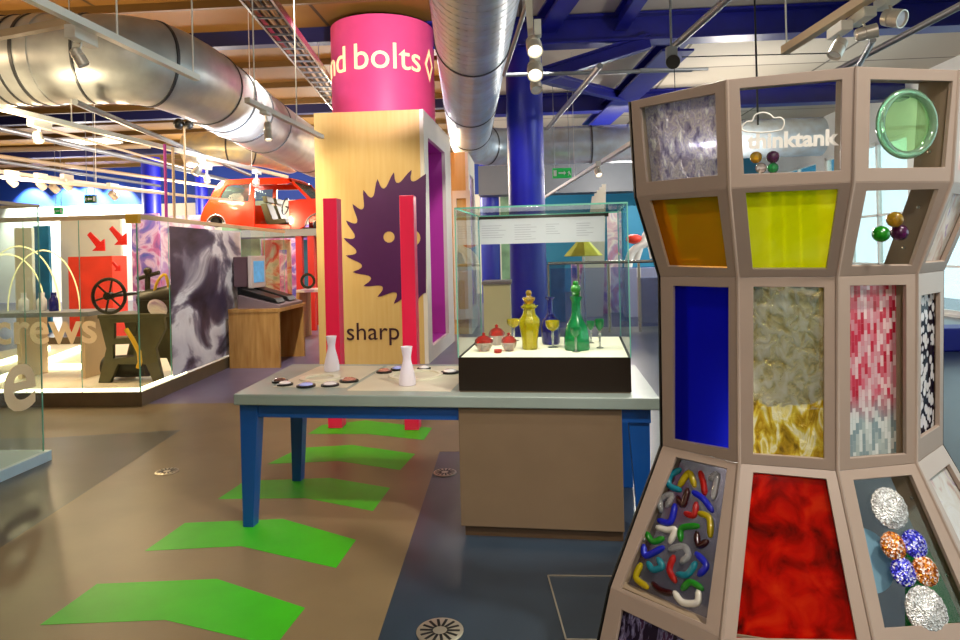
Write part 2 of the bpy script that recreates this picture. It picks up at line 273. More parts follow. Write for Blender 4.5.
# ---------------------------------------------------------------- mesh builder
def basis(d):
    d = Vector(d).normalized(); a = Vector((0, 0, 1)) if abs(d.z) < .95 else Vector((1, 0, 0))
    s = d.cross(a).normalized(); return d, s, s.cross(d).normalized()
class MB:
    def __init__(s, xf=None): s.v = []; s.f = []; s.xf = xf
    def add(s, vs, fs):
        b = len(s.v); s.v += [Vector(v) for v in vs]; s.f += [[i+b for i in f] for f in fs]; return s
    def box(s, x0, x1, y0, y1, z0, z1):
        return s.hexa([(x0, y0, z0), (x1, y0, z0), (x1, y1, z0), (x0, y1, z0), (x0, y0, z1), (x1, y0, z1), (x1, y1, z1), (x0, y1, z1)])
    def hexa(s, p): return s.add(p, [(0, 3, 2, 1), (4, 5, 6, 7), (0, 1, 5, 4), (1, 2, 6, 5), (2, 3, 7, 6), (3, 0, 4, 7)])
    def bar(s, p, q, w, h=None):
        p, q = Vector(p), Vector(q); h = h or w; d, a, b = basis(q-p)
        c = [(-w/2, -h/2), (w/2, -h/2), (w/2, h/2), (-w/2, h/2)]
        return s.hexa([p+a*i+b*j for i, j in c]+[q+a*i+b*j for i, j in c])
    def tube(s, path, r, n=12, closed=False):
        P = [Vector(p) for p in path]; k = len(P); R = r if isinstance(r, (list, tuple)) else [r]*k
        vs = []; fs = []; prev = None
        for i in range(k):
            if closed: d = P[(i+1) % k]-P[i-1]
            else: d = P[min(i+1, k-1)]-P[max(i-1, 0)]
            d.normalize()
            if prev is None: _, a, b = basis(d); b = d.cross(a)
            else:
                a = (prev-d*prev.dot(d)).normalized(); b = d.cross(a)
            prev = a
            vs += [P[i]+(a*math.cos(2*PI*j/n)+b*math.sin(2*PI*j/n))*R[i] for j in range(n)]
        for i in range(k if closed else k-1):
            i2 = (i+1) % k
            fs += [(i*n+j, i*n+(j+1) % n, i2*n+(j+1) % n, i2*n+j) for j in range(n)]
        if not closed: fs += [tuple(range(n))[::-1], tuple((k-1)*n+j for j in range(n))]
        return s.add(vs, fs)
    def lathe(s, prof, c=(0, 0, 0), n=24, axis=(0, 0, 1), lobes=0, amp=0):
        d, a, b = basis(axis); c = Vector(c); vs = []; fs = []; k = len(prof)
        for r, z in prof:
            for j in range(n):
                t = 2*PI*j/n; rr = r*(1+amp*math.cos(lobes*t)); vs.append(c+d*z+(a*math.cos(t)+b*math.sin(t))*rr)
        for i in range(k-1): fs += [(i*n+j, i*n+(j+1) % n, (i+1)*n+(j+1) % n, (i+1)*n+j) for j in range(n)]
        fs += [tuple(range(n))[::-1], tuple((k-1)*n+j for j in range(n))]
        return s.add(vs, fs)
    def ball(s, c, r, n=14, sc=(1, 1, 1)):
        c = Vector(c); vs = []; fs = []; m = n//2
        for i in range(m+1):
            p = PI*i/m
            for j in range(n): t = 2*PI*j/n; vs.append(c+Vector((math.sin(p)*math.cos(t)*sc[0], math.sin(p)*math.sin(t)*sc[1], -math.cos(p)*sc[2]))*r)
        for i in range(m): fs += [(i*n+j, i*n+(j+1) % n, (i+1)*n+(j+1) % n, (i+1)*n+j) for j in range(n)]
        return s.add(vs, fs)
    def plate(s, outline, holes=(), thick=(0, 0, .01)):
        """a planar polygon with holes given as 3-D loops, extruded by the vector thick"""
        loops = [[Vector(p) for p in outline]]+[[Vector(p) for p in h] for h in holes]
        flat = [p for l in loops for p in l]; tris = tessellate_polygon(loops); t = Vector(thick); n = len(flat)
        fs = [tuple(a) for a in tris]+[tuple(i+n for i in a)[::-1] for a in tris]
        o = 0
        for l in loops:
            k = len(l); fs += [(o+i, o+(i+1) % k, o+(i+1) % k+n, o+i+n) for i in range(k)]; o += k
        return s.add(flat+[p+t for p in flat], fs)
    def build(s, name, mat, parent=None, smooth=False, bevel=0, label=None):
        me = bpy.data.meshes.new(name); V = [s.xf(v) for v in s.v] if s.xf else s.v
        off = Vector((0, 0, 0)); p = parent
        while p: off += p.location; p = p.parent
        o = bpy.data.objects.new(name, me)
        if parent is None or parent.type == 'MESH' and False: base = Vector((0, 0, 0))
        loc = Vector((0, 0, 0))
        me.from_pydata([tuple(v-off) for v in V], [], s.f); me.materials.append(M[mat] if isinstance(mat, str) else mat)
        import bmesh
        bm = bmesh.new(); bm.from_mesh(me); bmesh.ops.remove_doubles(bm, verts=bm.verts, dist=1e-6); bmesh.ops.recalc_face_normals(bm, faces=bm.faces); bm.to_mesh(me); bm.free()
        if smooth:
            for f in me.polygons: f.use_smooth = True
            me.set_sharp_from_angle(angle=math.radians(40))
        COL.objects.link(o); o.parent = parent
        if bevel:
            b = o.modifiers.new('bevel', 'BEVEL'); b.width = bevel; b.segments = 2; b.limit_method = 'ANGLE'
        if label: o['label'] = label
        return o
def tag(o, label, cat, group=None, kind=None):
    if label: o['label'] = label
    if cat: o['category'] = cat
    if group: o['group'] = group
    if kind: o['kind'] = kind
    return o
def thing(name, label, cat, loc=(0, 0, 0), group=None):
    o = bpy.data.objects.new(name, None); o.empty_display_size = .1; COL.objects.link(o); o.location = loc
    return tag(o, label, cat, group)
def solo(name, mb, mat, label, cat, group=None, **k): return tag(mb.build(name, mat, None, **k), label, cat, group)
def struct(name, mb, mat, parent=None, **k):
    o = mb.build(name, mat, parent, **k); o['kind'] = 'structure'; return o
def copy_tree(o, parent=None):
    c = o.copy(); COL.objects.link(c); c.parent = parent
    for ch in list(o.children): copy_tree(ch, c)
    return c
def text_mesh(txt, size, ext=.002, bevel=0, spacing=1.0, bold=0):
    cu = bpy.data.curves.new('t', 'FONT'); cu.body = txt; cu.size = size; cu.extrude = ext; cu.space_character = spacing; cu.offset = bold; cu.resolution_u = 4
    ob = bpy.data.objects.new('t', cu); COL.objects.link(ob); dg = bpy.context.evaluated_depsgraph_get(); dg.update()
    me = bpy.data.meshes.new_from_object(ob.evaluated_get(dg)); vs = [v.co.copy() for v in me.vertices]; fs = [tuple(p.vertices) for p in me.polygons]
    bpy.data.objects.remove(ob); bpy.data.curves.remove(cu); bpy.data.meshes.remove(me)
    x0 = min(v.x for v in vs); x1 = max(v.x for v in vs); return vs, fs, x0, x1
def text_on(txt, size, fn, name, mat, parent, fit=None, ext=.002, bold=0, label=None, spacing=1.0):
    """fn maps (x, y, z) of the lettering to a world point"""
    vs, fs, x0, x1 = text_mesh(txt, size, ext, bold=bold, spacing=spacing); k = fit/(x1-x0) if fit else 1
    m = MB(); m.add([fn((v.x-x0)*k, v.y*k, v.z) for v in vs], fs); return m.build(name, mat, parent, label=label)
def light(name, kind, loc, energy, col=(1, 1, 1), target=None, size=.15, spot=60, blend=.5):
    d = bpy.data.lights.new(name, kind); d.energy = energy; d.color = col; o = bpy.data.objects.new(name, d); COL.objects.link(o); o.location = loc
    if kind in ('POINT', 'SPOT'): d.shadow_soft_size = size
    if kind == 'SPOT': d.spot_size = math.radians(spot); d.spot_blend = blend
    if kind == 'AREA': d.size = size
    if target is not None: o.rotation_euler = (Vector(target)-Vector(loc)).to_track_quat('-Z', 'Y').to_euler()
    return o
V = Vector
def smooth_path(P, n=5):
    out = []
    for j in range(len(P)-1):
        p0 = P[max(j-1, 0)]; p1 = P[j]; p2 = P[j+1]; p3 = P[min(j+2, len(P)-1)]
        for s in range(n):
            s /= n; out.append(.5*((2*p1)+(p2-p0)*s+(2*p0-5*p1+4*p2-p3)*s*s+(3*p1-p0-3*p2+p3)*s**3))
    return out+[P[-1]]
#@@SETTING
exec_parts = None
# ================================================================ THE SETTING
fl = MB(); fl.box(-28, 12, -4, 30, -.1, 0); floor = struct('floor', fl, 'floor_blue')
def sheet(pts, mat, z, name='vinyl_area', th=.0015):
    m = MB(); m.plate([(x, y, z) for x, y in pts], (), (0, 0, th)); o = m.build(name, mat, floor); o['kind'] = 'structure'; return o
sheet([(-28, 7.1), (.6, 7.1), (3.5, 30), (-28, 30)], 'floor_violet', .0002)
sheet([(-2.7, -4), (-.45, -4), (-.653, 2.708), (-.735, 5.3), (.35, 5.32), (.6, 7.1), (-17, 7.1), (-17, 5.2), (-4.42, 5.75), (-3.28, 6.0), (-2.95, 3.1)], 'floor_tan', .0002)
sheet([(-2.7, -4), (-2.95, 3.1), (-3.28, 6.0), (-4.42, 5.75), (-17, 5.2), (-17, -4)], 'floor_dark', .0002)
CE = 5.45
c = MB(); c.box(-28, -.9, -4, 30, CE, CE+.1); struct('ceiling', c, 'ceil_warmlit')
c = MB(); c.box(-.9, 12, -4, 30, CE, CE+.1); struct('ceiling', c, 'ceil_palelit')
w = MB(); w.box(-28, 0, 26, 26.2, 3.9, CE)
struct('wall_back', w, 'bluewall')
w = MB(); w.box(-28, 0, 25.8, 26.2, 0, 3.9); struct('wall_back_lower', w, 'creamwall')
w = MB(); w.box(0, 12, 26, 26.2, 0, CE); struct('wall_back_right', w, 'teal')
w = MB(); w.box(-28.2, -28, -4, 26, 0, CE); struct('wall_left', w, 'bluewall')
w = MB(); w.box(-28, 12, -4.2, -4, 0, CE); struct('wall_front', w, 'creamwall')
# right wall with a long row of windows
wr = MB(); wr.box(9, 9.2, -4, 26, 0, .06); wr.box(9, 9.2, -4, 26, 4.2, CE)
for k in range(7): wr.box(9, 9.2, -4+k*4.9, -4+k*4.9+.6, .06, 4.2)
struct('wall_right', wr, 'white')
for k in range(6):
    y0 = -4+k*4.9+.6; y1 = y0+4.3
    f = MB()
    for a, b in ((.06, .14), (1.05, 1.1), (2.3, 2.36), (4.12, 4.2)): f.box(9.03, 9.13, y0, y1, a, b)
    for t in range(4): yy = y0+t*(y1-y0-.07)/3; f.box(9.03, 9.13, yy, yy+.07, .06, 4.2)
    fr = struct('window_%d' % (k+1), f, 'white')
    p = MB(); p.box(9.07, 9.08, y0, y1, .06, 4.2); p.build('pane', 'glass', fr)
# ceiling beams (flanged) and struts
def ibeam(p, q, w, h, name='trim_1'):
    p, q = V(p), V(q); m = MB(); m.bar(p+V((0, 0, h/2)), q+V((0, 0, h/2)), w, .04); m.bar(p-V((0, 0, h/2)), q-V((0, 0, h/2)), w, .04); m.bar(p, q, .05, h); return struct(name, m, 'beam')
for k, Y in enumerate((5.6, 10.95, 16.25, 21.5)):
    ibeam((-1.6, Y, 5.2), (9, Y, 5.2), .36, .42, 'ceiling_beam')
    mm = MB(); mm.box(-28, -1.6, Y-.1, Y+.1, 5.2, 5.45); struct('ceiling_beam', mm, 'navy')
for k in range(15):
    Y = 3.3+k*1.55; mm = MB(); mm.box(-28, -.95, Y, Y+.07, 5.33, 5.449); struct('ceiling_batten', mm, 'batten')
def cbeam(a, b, za, zb, w=.3, h=.3):
    ibeam(a, b, w, h, 'ceiling_strut')
cbeam(atY(520, 82, 11.25), atY(650, 41, 10.8), 0, 0, .14, .2)
cbeam(atY(540, 76, 11.25), atZ(626, 98, 5.05), 0, 0, .16, .16)
cbeam(atZ(678, 44, 5.05), atZ(592, 128, 5.05), 0, 0, .55, .2)
cbeam(atZ(546, 24, 5.3), atZ(570, -12, 5.3), 0, 0, .3, .25)
cbeam(atZ(620, 22, 5.3), atZ(642, -12, 5.3), 0, 0, .2, .25)
cbeam(atZ(482, 78, 5.0), atZ(520, 48, 5.0), 0, 0, .3, .2)
for q0, q1 in (((0, 116), (60, 112)),):
    pass
# columns
def column(px0, px1, Y, ztop, name='column'):
    a = atY(px0, 200, Y); b = atY(px1, 200, Y); r = (b.x-a.x)/2; m = MB(); m.lathe([(r, 0), (r, ztop)], ((a.x+b.x)/2, Y, 0), 32); return struct(name, m, 'blue', smooth=True)
column(508.5, 545, 11.2, 5.0)
column(480, 499, 21.0, 5.0)
column(143, 160, 21.0, 5.0)
column(196, 208, 22.5, 5.0)
#@@MARKS
# ================================================================ FLOOR MARKS
CH = [[(40, 625), (97, 584), (217, 579), (305, 608), (275, 646), (165, 620)], [(145, 551), (185, 523), (283, 519), (356, 540), (336, 568), (240, 546)], [(218, 499), (245, 481), (330, 478), (390, 488), (373, 511), (305, 498)],
      [(268, 464), (300, 448), (352, 445), (415, 454), (400, 470), (338, 461)], [(308, 434), (322, 425), (366, 420.5), (432, 428), (424, 440), (368, 434)]]
CL = ['nearest green floor arrow, at the bottom of the picture', 'second green floor arrow, right under the front blue table leg', 'third green floor arrow, at the foot of the rear blue table leg',
      'fourth green floor arrow, crossing behind the blue legs in the middle of the row', 'farthest green floor arrow, at the feet of the pink posts']
for pts, lb in zip(CH, CL):
    m = MB(); m.plate([atZ(x, y, .002) for x, y in pts], (), (0, 0, .001)); solo('floor_arrow', m, 'green', lb, 'floor arrow', 'green arrows on the floor')
def vent(px, py, r, label):
    c = atZ(px, py, 0); t = thing('floor_vent', label, 'vent', (c.x, c.y, .002), 'round floor vents')
    m = MB(); m.lathe([(r, 0), (r, .004), (r*.93, .006), (.001, .006)], c+V((0, 0, .002)), 32); m.build('plate', 'steel', t, smooth=True)
    s = MB()
    for k in range(14):
        a = 2*PI*k/14; d = V((math.cos(a), math.sin(a), 0)); s.bar(c+d*r*.3+V((0, 0, .0082)), c+d*r*.85+V((0, 0, .0082)), .012, .002)
    s.build('slots', 'black', t, label='dark radial slots')
vent(440, 632, .1, 'round metal floor vent at the bottom of the picture on dark floor')
vent(445, 473, .085, 'round metal floor vent beside the left edge of the grey plinth')
vent(167, 472, .085, 'round metal floor vent on the tan floor left of the blue table')
m = MB(); A, B, C2 = atZ(548, 576, 0), atZ(640, 577, 0), atZ(566, 640, 0); A.z = B.z = C2.z = .003; D = B+(C2-A)
for p, q in ((A, B), (A, C2), (B, D), (C2, D)): m.bar(p, q, .007, .004)
solo('floor_hatch', m, 'steel', 'thin metal hatch outline set in the dark blue floor in front of the plinth', 'hatch')
#@@TABLE
# ================================================================ TABLE, PLINTH, CASE
TA = math.radians(-4.6); TO = V((-.404, 3.70, 0))
def TX(v):
    c, s = math.cos(TA), math.sin(TA); return V((TO.x+v.x*c-v.y*s, TO.y+v.x*s+v.y*c, v.z))
TZ = .80
t = thing('display_table', 'long grey topped table on blue splayed legs beside the glass case', 'table', TX(V((-.5, .5, 0))))
m = MB(TX); m.hexa([(-1.345, -.02, TZ-.065), (1.105, -.02, TZ-.065), (1.06, 1.03, TZ-.065), (-1.455, 1.03, TZ-.065), (-1.345, -.02, TZ), (1.105, -.02, TZ), (1.06, 1.03, TZ), (-1.455, 1.03, TZ)]); m.build('tabletop', 'ttop', t, bevel=.006)
m = MB(TX); m.box(-1.31, 1.06, .025, .05, TZ-.145, TZ-.0655); m.box(-1.39, -.06, .95, .98, TZ-.145, TZ-.0655); m.hexa([(-1.31, .06, TZ-.145), (-1.28, .06, TZ-.145), (-1.36, .95, TZ-.145), (-1.39, .95, TZ-.145), (-1.31, .06, TZ-.0655), (-1.28, .06, TZ-.0655), (-1.36, .95, TZ-.0655), (-1.39, .95, TZ-.0655)]); m.build('apron', 'tblue', t)
def leg(x0, x1, y0, y1, dx):
    # tapering: wide at the top, narrow foot
    q = MB(TX); ztop = TZ-.066; w = .045
    xa0, xa1 = x0, x1
    if dx > 0: b0, b1 = x0+.004, x0+.068
    else: b0, b1 = x1-.068, x1-.004
    q.hexa([(b0, y0, 0), (b1, y0, 0), (b1, y0+.07, 0), (b0, y0+.07, 0), (xa0, y0, ztop), (xa1, y0, ztop), (xa1, y0+.09, ztop), (xa0, y0+.09, ztop)]); q.build('leg', 'tblue', t, bevel=.003)
leg(-1.325, -1.21, .012, .1, 1); leg(-1.375, -1.265, .8, .1, 1); leg(.935, 1.055, .04, .1, -1); leg(.9, 1.02, .87, .1, -1)
# light inset graphics of the tabletop
ins = MB(TX); ins.box(-1.2, -.72, .18, .95, TZ+.0003, TZ+.0016); ins.box(-.69, -.06, .1, .95, TZ+.0003, TZ+.0016); ins.build('top_panel', 'tinset', t, label='paler inlaid panel')
# plinth
t = thing('plinth', 'plain taupe box plinth standing under the glass display case', 'plinth', TX(V((.45, .4, 0))))
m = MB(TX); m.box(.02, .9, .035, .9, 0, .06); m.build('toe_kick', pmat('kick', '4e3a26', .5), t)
m = MB(TX); m.box(0, .905, 0.01, .92, .06, TZ-.066); m.build('body', 'plinth', t, bevel=.004)
# display case
CXL, CXR, CYF, CYB = -.008, .965, .09, 1.0
CB, CF, CT = TZ+.008, 1.0, 1.86
t = thing('display_case', 'square glass display case with black base holding coloured glassware', 'display case', TX(V((.48, .55, TZ))))
m = MB(TX); m.box(CXL+.005, CXR-.005, CYF+.005, CYB-.005, TZ+.0005, CB); m.build('foot_strip', 'plinth', t)
m = MB(TX); m.box(CXL, CXR, CYF, CYB, CB, CF-.012); m.box(CXL, CXR, CYF, CYF+.012, CF-.012, CF); m.box(CXL, CXL+.012, CYF+.012, CYB, CF-.012, CF); m.box(CXR-.012, CXR, CYF+.012, CYB, CF-.012, CF); m.build('base', 'brownblack', t)
m = MB(TX); m.box(CXL+.013, CXR-.013, CYF+.013, CYB-.002, CF-.0118, CF-.001); m.build('display_floor', 'casefloor', t, label='bright white display floor')
for nm, b in (('glass_pane', (CXL, CXR, CYF, CYF+.008)), ('glass_pane', (CXL, CXR, CYB-.008, CYB)), ('glass_pane', (CXL, CXL+.008, CYF+.008, CYB-.008)), ('glass_pane', (CXR-.008, CXR, CYF+.008, CYB-.008))):
    xa, xb, ya, yb = b
    q = MB(TX)
    if xb-xa > .1: ym = (ya+yb)/2; q.add([(xa, ym, CF), (xb, ym, CF), (xb, ym, CT), (xa, ym, CT)], [(0, 1, 2, 3)])
    else: xm = (xa+xb)/2; q.add([(xm, ya, CF), (xm, yb, CF), (xm, yb, CT), (xm, ya, CT)], [(0, 1, 2, 3)])
    q.build(nm, 'caseglass', t)
q = MB(TX); q.add([(CXL, CYF, CT), (CXR, CYF, CT), (CXR, CYB, CT), (CXL, CYB, CT)], [(0, 1, 2, 3)]); q.build('glass_lid', 'caseglass', t)
e = .008
def edge(p, q_, w, par, mt='glassedge', xf=TX): q = MB(xf); q.bar(p, q_, w); q.build('glass_edge', mt, par, label='green tinted glass edge' if mt == 'glassedge' else None)
for xa in (CXL, CXR):
    for ya in (CYF, CYB): edge((xa, ya, CF), (xa, ya, CT-.006), e*.8, t)
for ya in (CYF, CYB): edge((CXL, ya, CT), (CXR, ya, CT), e*1.2, t)
for xa in (CXL, CXR): edge((xa, CYF+.006, CT), (xa, CYB-.006, CT), e*1.2, t)
# hanging text panel inside the back of the case
pw0, pw1, pz0, pz1 = .005, .872, 1.66, 1.835
pn = MB(TX); pn.box(pw0, pw1, CYB-.045, CYB-.04, pz0, pz1); pan = pn.build('text_panel', M['captionpanel'], t, label='pale caption panel')
br = MB(TX); br.box(-.0, .9, CYB-.04, CYB-.02, pz1-.004, pz1+.02); br.build('panel_rail', 'brownblack', t, label='dark hanging rail')
ln = MB(TX)
for cx, w, n in ((.02, .2, 6), (.25, .2, 7), (.47, .1, 5), (.68, .12, 6)):
    for k in range(n): ln.box(cx, cx+w*random.uniform(.55, 1), CYB-.0465, CYB-.0451, pz1-.045-k*.0165, pz1-.0475-k*.0165)
ln.build('caption_lines', 'caption', pan)
#@@GLASSWARE
# ================================================================ GLASSWARE IN THE CASE
def CP(px, py):    # foot of an object on the display floor
    p = atZ(px, py, CF-.001); return V((p.x, p.y, CF-.001))
def unit(px, Y): return 0
def mpx(p): return p.dot(_f)/F   # metres per pixel at that point
def stacklathe(mb, c, k, prof, **kw): mb.lathe([(r*k, z*k) for r, z in prof], c, **kw)
c = CP(530, 349); k = mpx(c)
t = thing('decanter', 'yellow glass decanter with a clear ball stopper in the display case', 'decanter', c)
m = MB(); stacklathe(m, c, k, [(7, 0), (7.6, 1.5), (7.4, 8), (9, 18), (10.6, 26), (10, 30), (6.4, 34.5), (5.6, 40), (8, 41.5), (8, 43), (5.8, 44), (5.6, 45.5)], n=36, lobes=9, amp=.06); m.build('body', 'b_yellow', t, smooth=True)
m = MB(); stacklathe(m, c+V((0, 0, 45.6*k)), k, [(3.5, 0), (4.5, 1), (6.6, 4.5), (6.2, 6), (2.5, 7), (2, 9)], n=20); m.ball(c+V((0, 0, 56*k)), 3.2*k); m.build('stopper', 'b_gold', t, smooth=True)
c = CP(551, 344); k = mpx(c)
t = thing('decanter', 'dark blue glass decanter with a flat flared lip in the display case', 'decanter', c)
m = MB(); stacklathe(m, c, k, [(8, 0), (9, 2), (9.5, 18), (8, 24), (4, 28), (2.6, 32), (2.6, 44), (4.8, 46), (4.8, 47), (2, 47.2)], n=24); m.build('body', 'b_blue', t, smooth=True)
m = MB(); stacklathe(m, c+V((0, 0, 29*k)), k, [(3.7, 0), (4.6, .6), (3.6, 1.5)], n=20); m.build('neck_ring', 'b_blue', t, smooth=True)
c = CP(577, 349.5); k = mpx(c)
t = thing('decanter', 'tall green glass decanter with a knobbly stopper in the display case', 'decanter', c)
m = MB(); stacklathe(m, c, k, [(12, 0), (13, 2), (12.5, 14), (10.5, 24), (6.5, 31), (4.8, 36), (4.5, 48), (6, 51), (6.5, 53), (4, 53.5)], n=28, lobes=6, amp=.05); m.build('body', 'b_green', t, smooth=True)
m = MB(); stacklathe(m, c+V((0, 0, 53.6*k)), k, [(3, 0), (4.5, 2), (3, 4)], n=16); m.ball(c+V((0, 0, 60.5*k)), 5.2*k, 12); m.ball(c+V((0, 0, 66*k)), 3*k, 10); m.build('stopper', 'g_green', t, smooth=True)
def goblet(px, py, h, rb, mat, label, tall=1, stem='g_clear'):
    c = CP(px, py); k = mpx(c); t = thing('goblet', label, 'goblet', c, 'stemmed glasses in the display case')
    m = MB(); stacklathe(m, c, k, [(rb*.75, 0), (rb*.75, .5), (1.1, 1.4), (1, h*.35), (1.6, h*.42), (1, h*.5), (1.2, h*.6)], n=20); m.build('stem', stem, t, smooth=True)
    m = MB(); stacklathe(m, c+V((0, 0, h*.6*k)), k, [(1.2, 0), (rb*.7, h*.1), (rb*.95, h*.2), (rb, h*.4), (rb*.92, h*.4), (rb*.85, h*.22), (rb*.5, h*.13), (.5, h*.1)], n=24); m.build('bowl', mat, t, smooth=True)
goblet(514, 341, 22, 7, 'b_yellow', 'yellow wine glass on the left of the yellow decanter')
goblet(553, 347.5, 27, 7.2, 'b_yellow', 'yellow wine glass in front of the blue decanter')
goblet(576, 352, 25, 5.2, 'b_green', 'green wine glass standing in front of the green decanter')
goblet(600, 348, 29, 4.8, 'b_green', 'green wine glass at the right end of the case')
goblet(591, 343, 22, 4.2, 'b_green', 'small green glass just right of the green decanter, behind its neighbour')
def dish(px, py, r, h, m1, label, lid=True):
    c = CP(px, py); k = mpx(c); t = thing('lidded_dish', label, 'dish', c, 'red glass dishes in the display case')
    m = MB(); stacklathe(m, c, k, [(r*.55, 0), (r*.6, 1), (r*.9, h*.3), (r, h*.5), (r*.95, h*.52)], n=24, lobes=8, amp=.05); m.build('bowl', 'b_pale', t, smooth=True, label='pale clear glass bowl')
    m = MB(); stacklathe(m, c+V((0, 0, h*.525*k)), k, [(r*.98, 0), (r*.95, h*.15), (r*.6, h*.32), (1.2, h*.4), (1.8, h*.5), (.4, h*.56)], n=24, lobes=8, amp=.04); m.build('lid', m1, t, smooth=True, label='red glass lid')
dish(484, 351, 9, 17, 'b_red', 'red lidded glass dish nearest the left side of the case')
dish(497, 345, 8, 19, 'b_red', 'red lidded glass dish behind, second from the left in the case')
dish(509, 351, 7.5, 17, 'b_red', 'red topped glass dish with clear base just left of the yellow decanter')
c = CP(498, 353); k = mpx(c); m = MB(); stacklathe(m, c, k, [(2.5, 0), (3.6, .6), (4.4, 3.4), (4, 3.4), (3, 1.2), (.3, 1)], n=18); solo('salt_dish', m, 'b_red', 'tiny red glass dish between the two front red dishes', 'dish', smooth=True)
#@@TABLETOP
# ================================================================ ON THE TABLETOP
def TP(px, py, z=TZ+.0018): return atZ(px, py, z)
for px, py, h, lb in ((332, 371, 35, 'white frosted waisted vase at the back left of the table'), (407.5, 385, 38.5, 'white frosted waisted vase in front, beside the right pink post')):
    c = TP(px, py); k = mpx(c); m = MB(); m.lathe([(r*k*h/38, z*k*h/38) for r, z in [(7.2, 0), (8.3, .8), (8.3, 6), (6.5, 15), (4.2, 24), (4, 28), (5, 34), (5.8, 38), (5.2, 38), (4, 33), (3.2, 27), (5, 12), (.3, 9)]], c, 28)
    solo('vase', m, 'vase', lb, 'vase', 'frosted vases', smooth=True)
DISC = [(280, 382, 8, 'lensdark', 'dark disc at the left end of the arc of lens discs'), (285, 385, 8, 'lenspale', 'lens disc with dark rim, second from left on the table'), (306, 386.5, 9.5, 'lensblue', 'lens disc glowing blue at the front of the left group'),
        (330, 385.7, 9, 'lenspale', 'clear lens disc right of the blue glowing one'), (349, 381.5, 9.5, 'lensred', 'reddish lens disc at the right end of the left group'),
        (384, 372.5, 8, 'lensred', 'reddish lens disc left of the white ring plate'), (398, 370, 7.5, 'lensblue', 'bluish lens disc behind the white ring plate'), (424, 369.5, 7, 'lenspale', 'clear lens disc far back behind the ring plate'), (450, 373, 9, 'lenspale', 'clear lens disc against the left side of the case base')]
for px, py, r, gm, lb in DISC:
    c = TP(px, py); k = mpx(c); t = thing('lens_disc', lb, 'lens disc', c, 'lens discs on the table')
    m = MB(); m.lathe([(r*k, 0), (r*k, 1.6*k), (r*.8*k, 2*k), (.001, 2*k)], c, 28); m.build('base', 'black', t, smooth=True)
    m = MB(); m.lathe([(r*.74*k, 2.05*k), (r*.7*k, 2.9*k), (r*.45*k, 3.9*k), (.001, 4.2*k)], c, 28); m.build('lens', gm, t, smooth=True)
for px, py, r0, r1, lb in ((320, 378.5, 14, 20, 'flat pale ring plate within the left arc of discs'), (416, 375.5, 23, 27, 'large white ring plate around the front vase')):
    c = TP(px, py); k = mpx(c); m = MB(); m.lathe([(r0*k, 0), (r1*k, 0), (r1*k, 1.6*k), (r0*k, 1.6*k), (r0*k, 0.01*k)], c, 48); m.f = m.f[:-2]
    solo('ring_plate', m, 'ring', lb, 'ring plate', 'ring plates', smooth=True)
#@@POSTS
# ================================================================ PINK POSTS, WOODEN TOWER, DRUM
for (x0, x1, yb, yt, lb) in ((328, 343, 428.5, 198, 'left tall pink square post standing behind the table'), (404.5, 420, 430.5, 195, 'right tall pink square post in front of the purple saw')):
    a = atZ(x0, yb, 0); wd = .152; tz = atY((x0+x1)/2, yt, a.y).z
    m = MB(); m.box(a.x, a.x+wd-.02, a.y, a.y+wd, 0, tz); solo('square_post', m, 'pink', lb, 'post', 'pink posts', bevel=.006)
WY = 9.54
wl = atY(318, 300, WY).x; wrx = atY(427.5, 300, WY).x; wt = atY(424, 109, WY).z; WB = 12.0
t = thing('timber_tower', 'tall pale plywood box tower with a purple saw blade and the word sharp', 'exhibit tower', ((wl+wrx)/2, (WY+WB)/2, 0))
SK = lambda v: V((v.x+.045*(v.y-WY), v.y, v.z))
def front(px, py, dy=0): p = atY(px, py, WY-dy); return p
m = MB(); m.box(wl, wrx-.06, WY, WY+.06, 0, wt); m.build('front_panel', 'ply', t, bevel=.004)
m = MB(SK); m.box(wl, wl+.06, WY+.061, WB, 0, wt); m.box(wl+.06, wrx-.06, WB-.06, WB, 0, wt); m.box(wl+.06, wrx-.06, WY+.06, WB-.06, wt-.06, wt); m.build('carcass', 'ply2', t)
# right side: white frame around a deep recess
oy0, oy1, oz0, oz1 = WY+.32, WB-.6, .22, wt-.36
m = MB(SK); m.plate([(wrx, WY, 0), (wrx, WB, 0), (wrx, WB, wt), (wrx, WY, wt)], [[(wrx, oy0, oz0), (wrx, oy1, oz0), (wrx, oy1, oz1), (wrx, oy0, oz1)]], (-.0595, 0, 0)); m.build('side_frame', 'wframe', t)
m = MB(SK); d = .35; x1 = wrx-.06
m.box(x1-d, x1-d+.02, oy0, oy1, oz0, oz1); m.box(x1-d+.02, x1, oy0-.02, oy0, oz0, oz1); m.box(x1-d+.02, x1, oy1, oy1+.02, oz0, oz1); m.box(x1-d+.02, x1, oy0, oy1, oz1, oz1+.02); m.box(x1-d+.02, x1, oy0, oy1, oz0-.02, oz0)
m.build('recess', 'magenta', t, label='purple recess with pink light in its colour')  # purple lining; the pink lamp glow is painted in as magenta
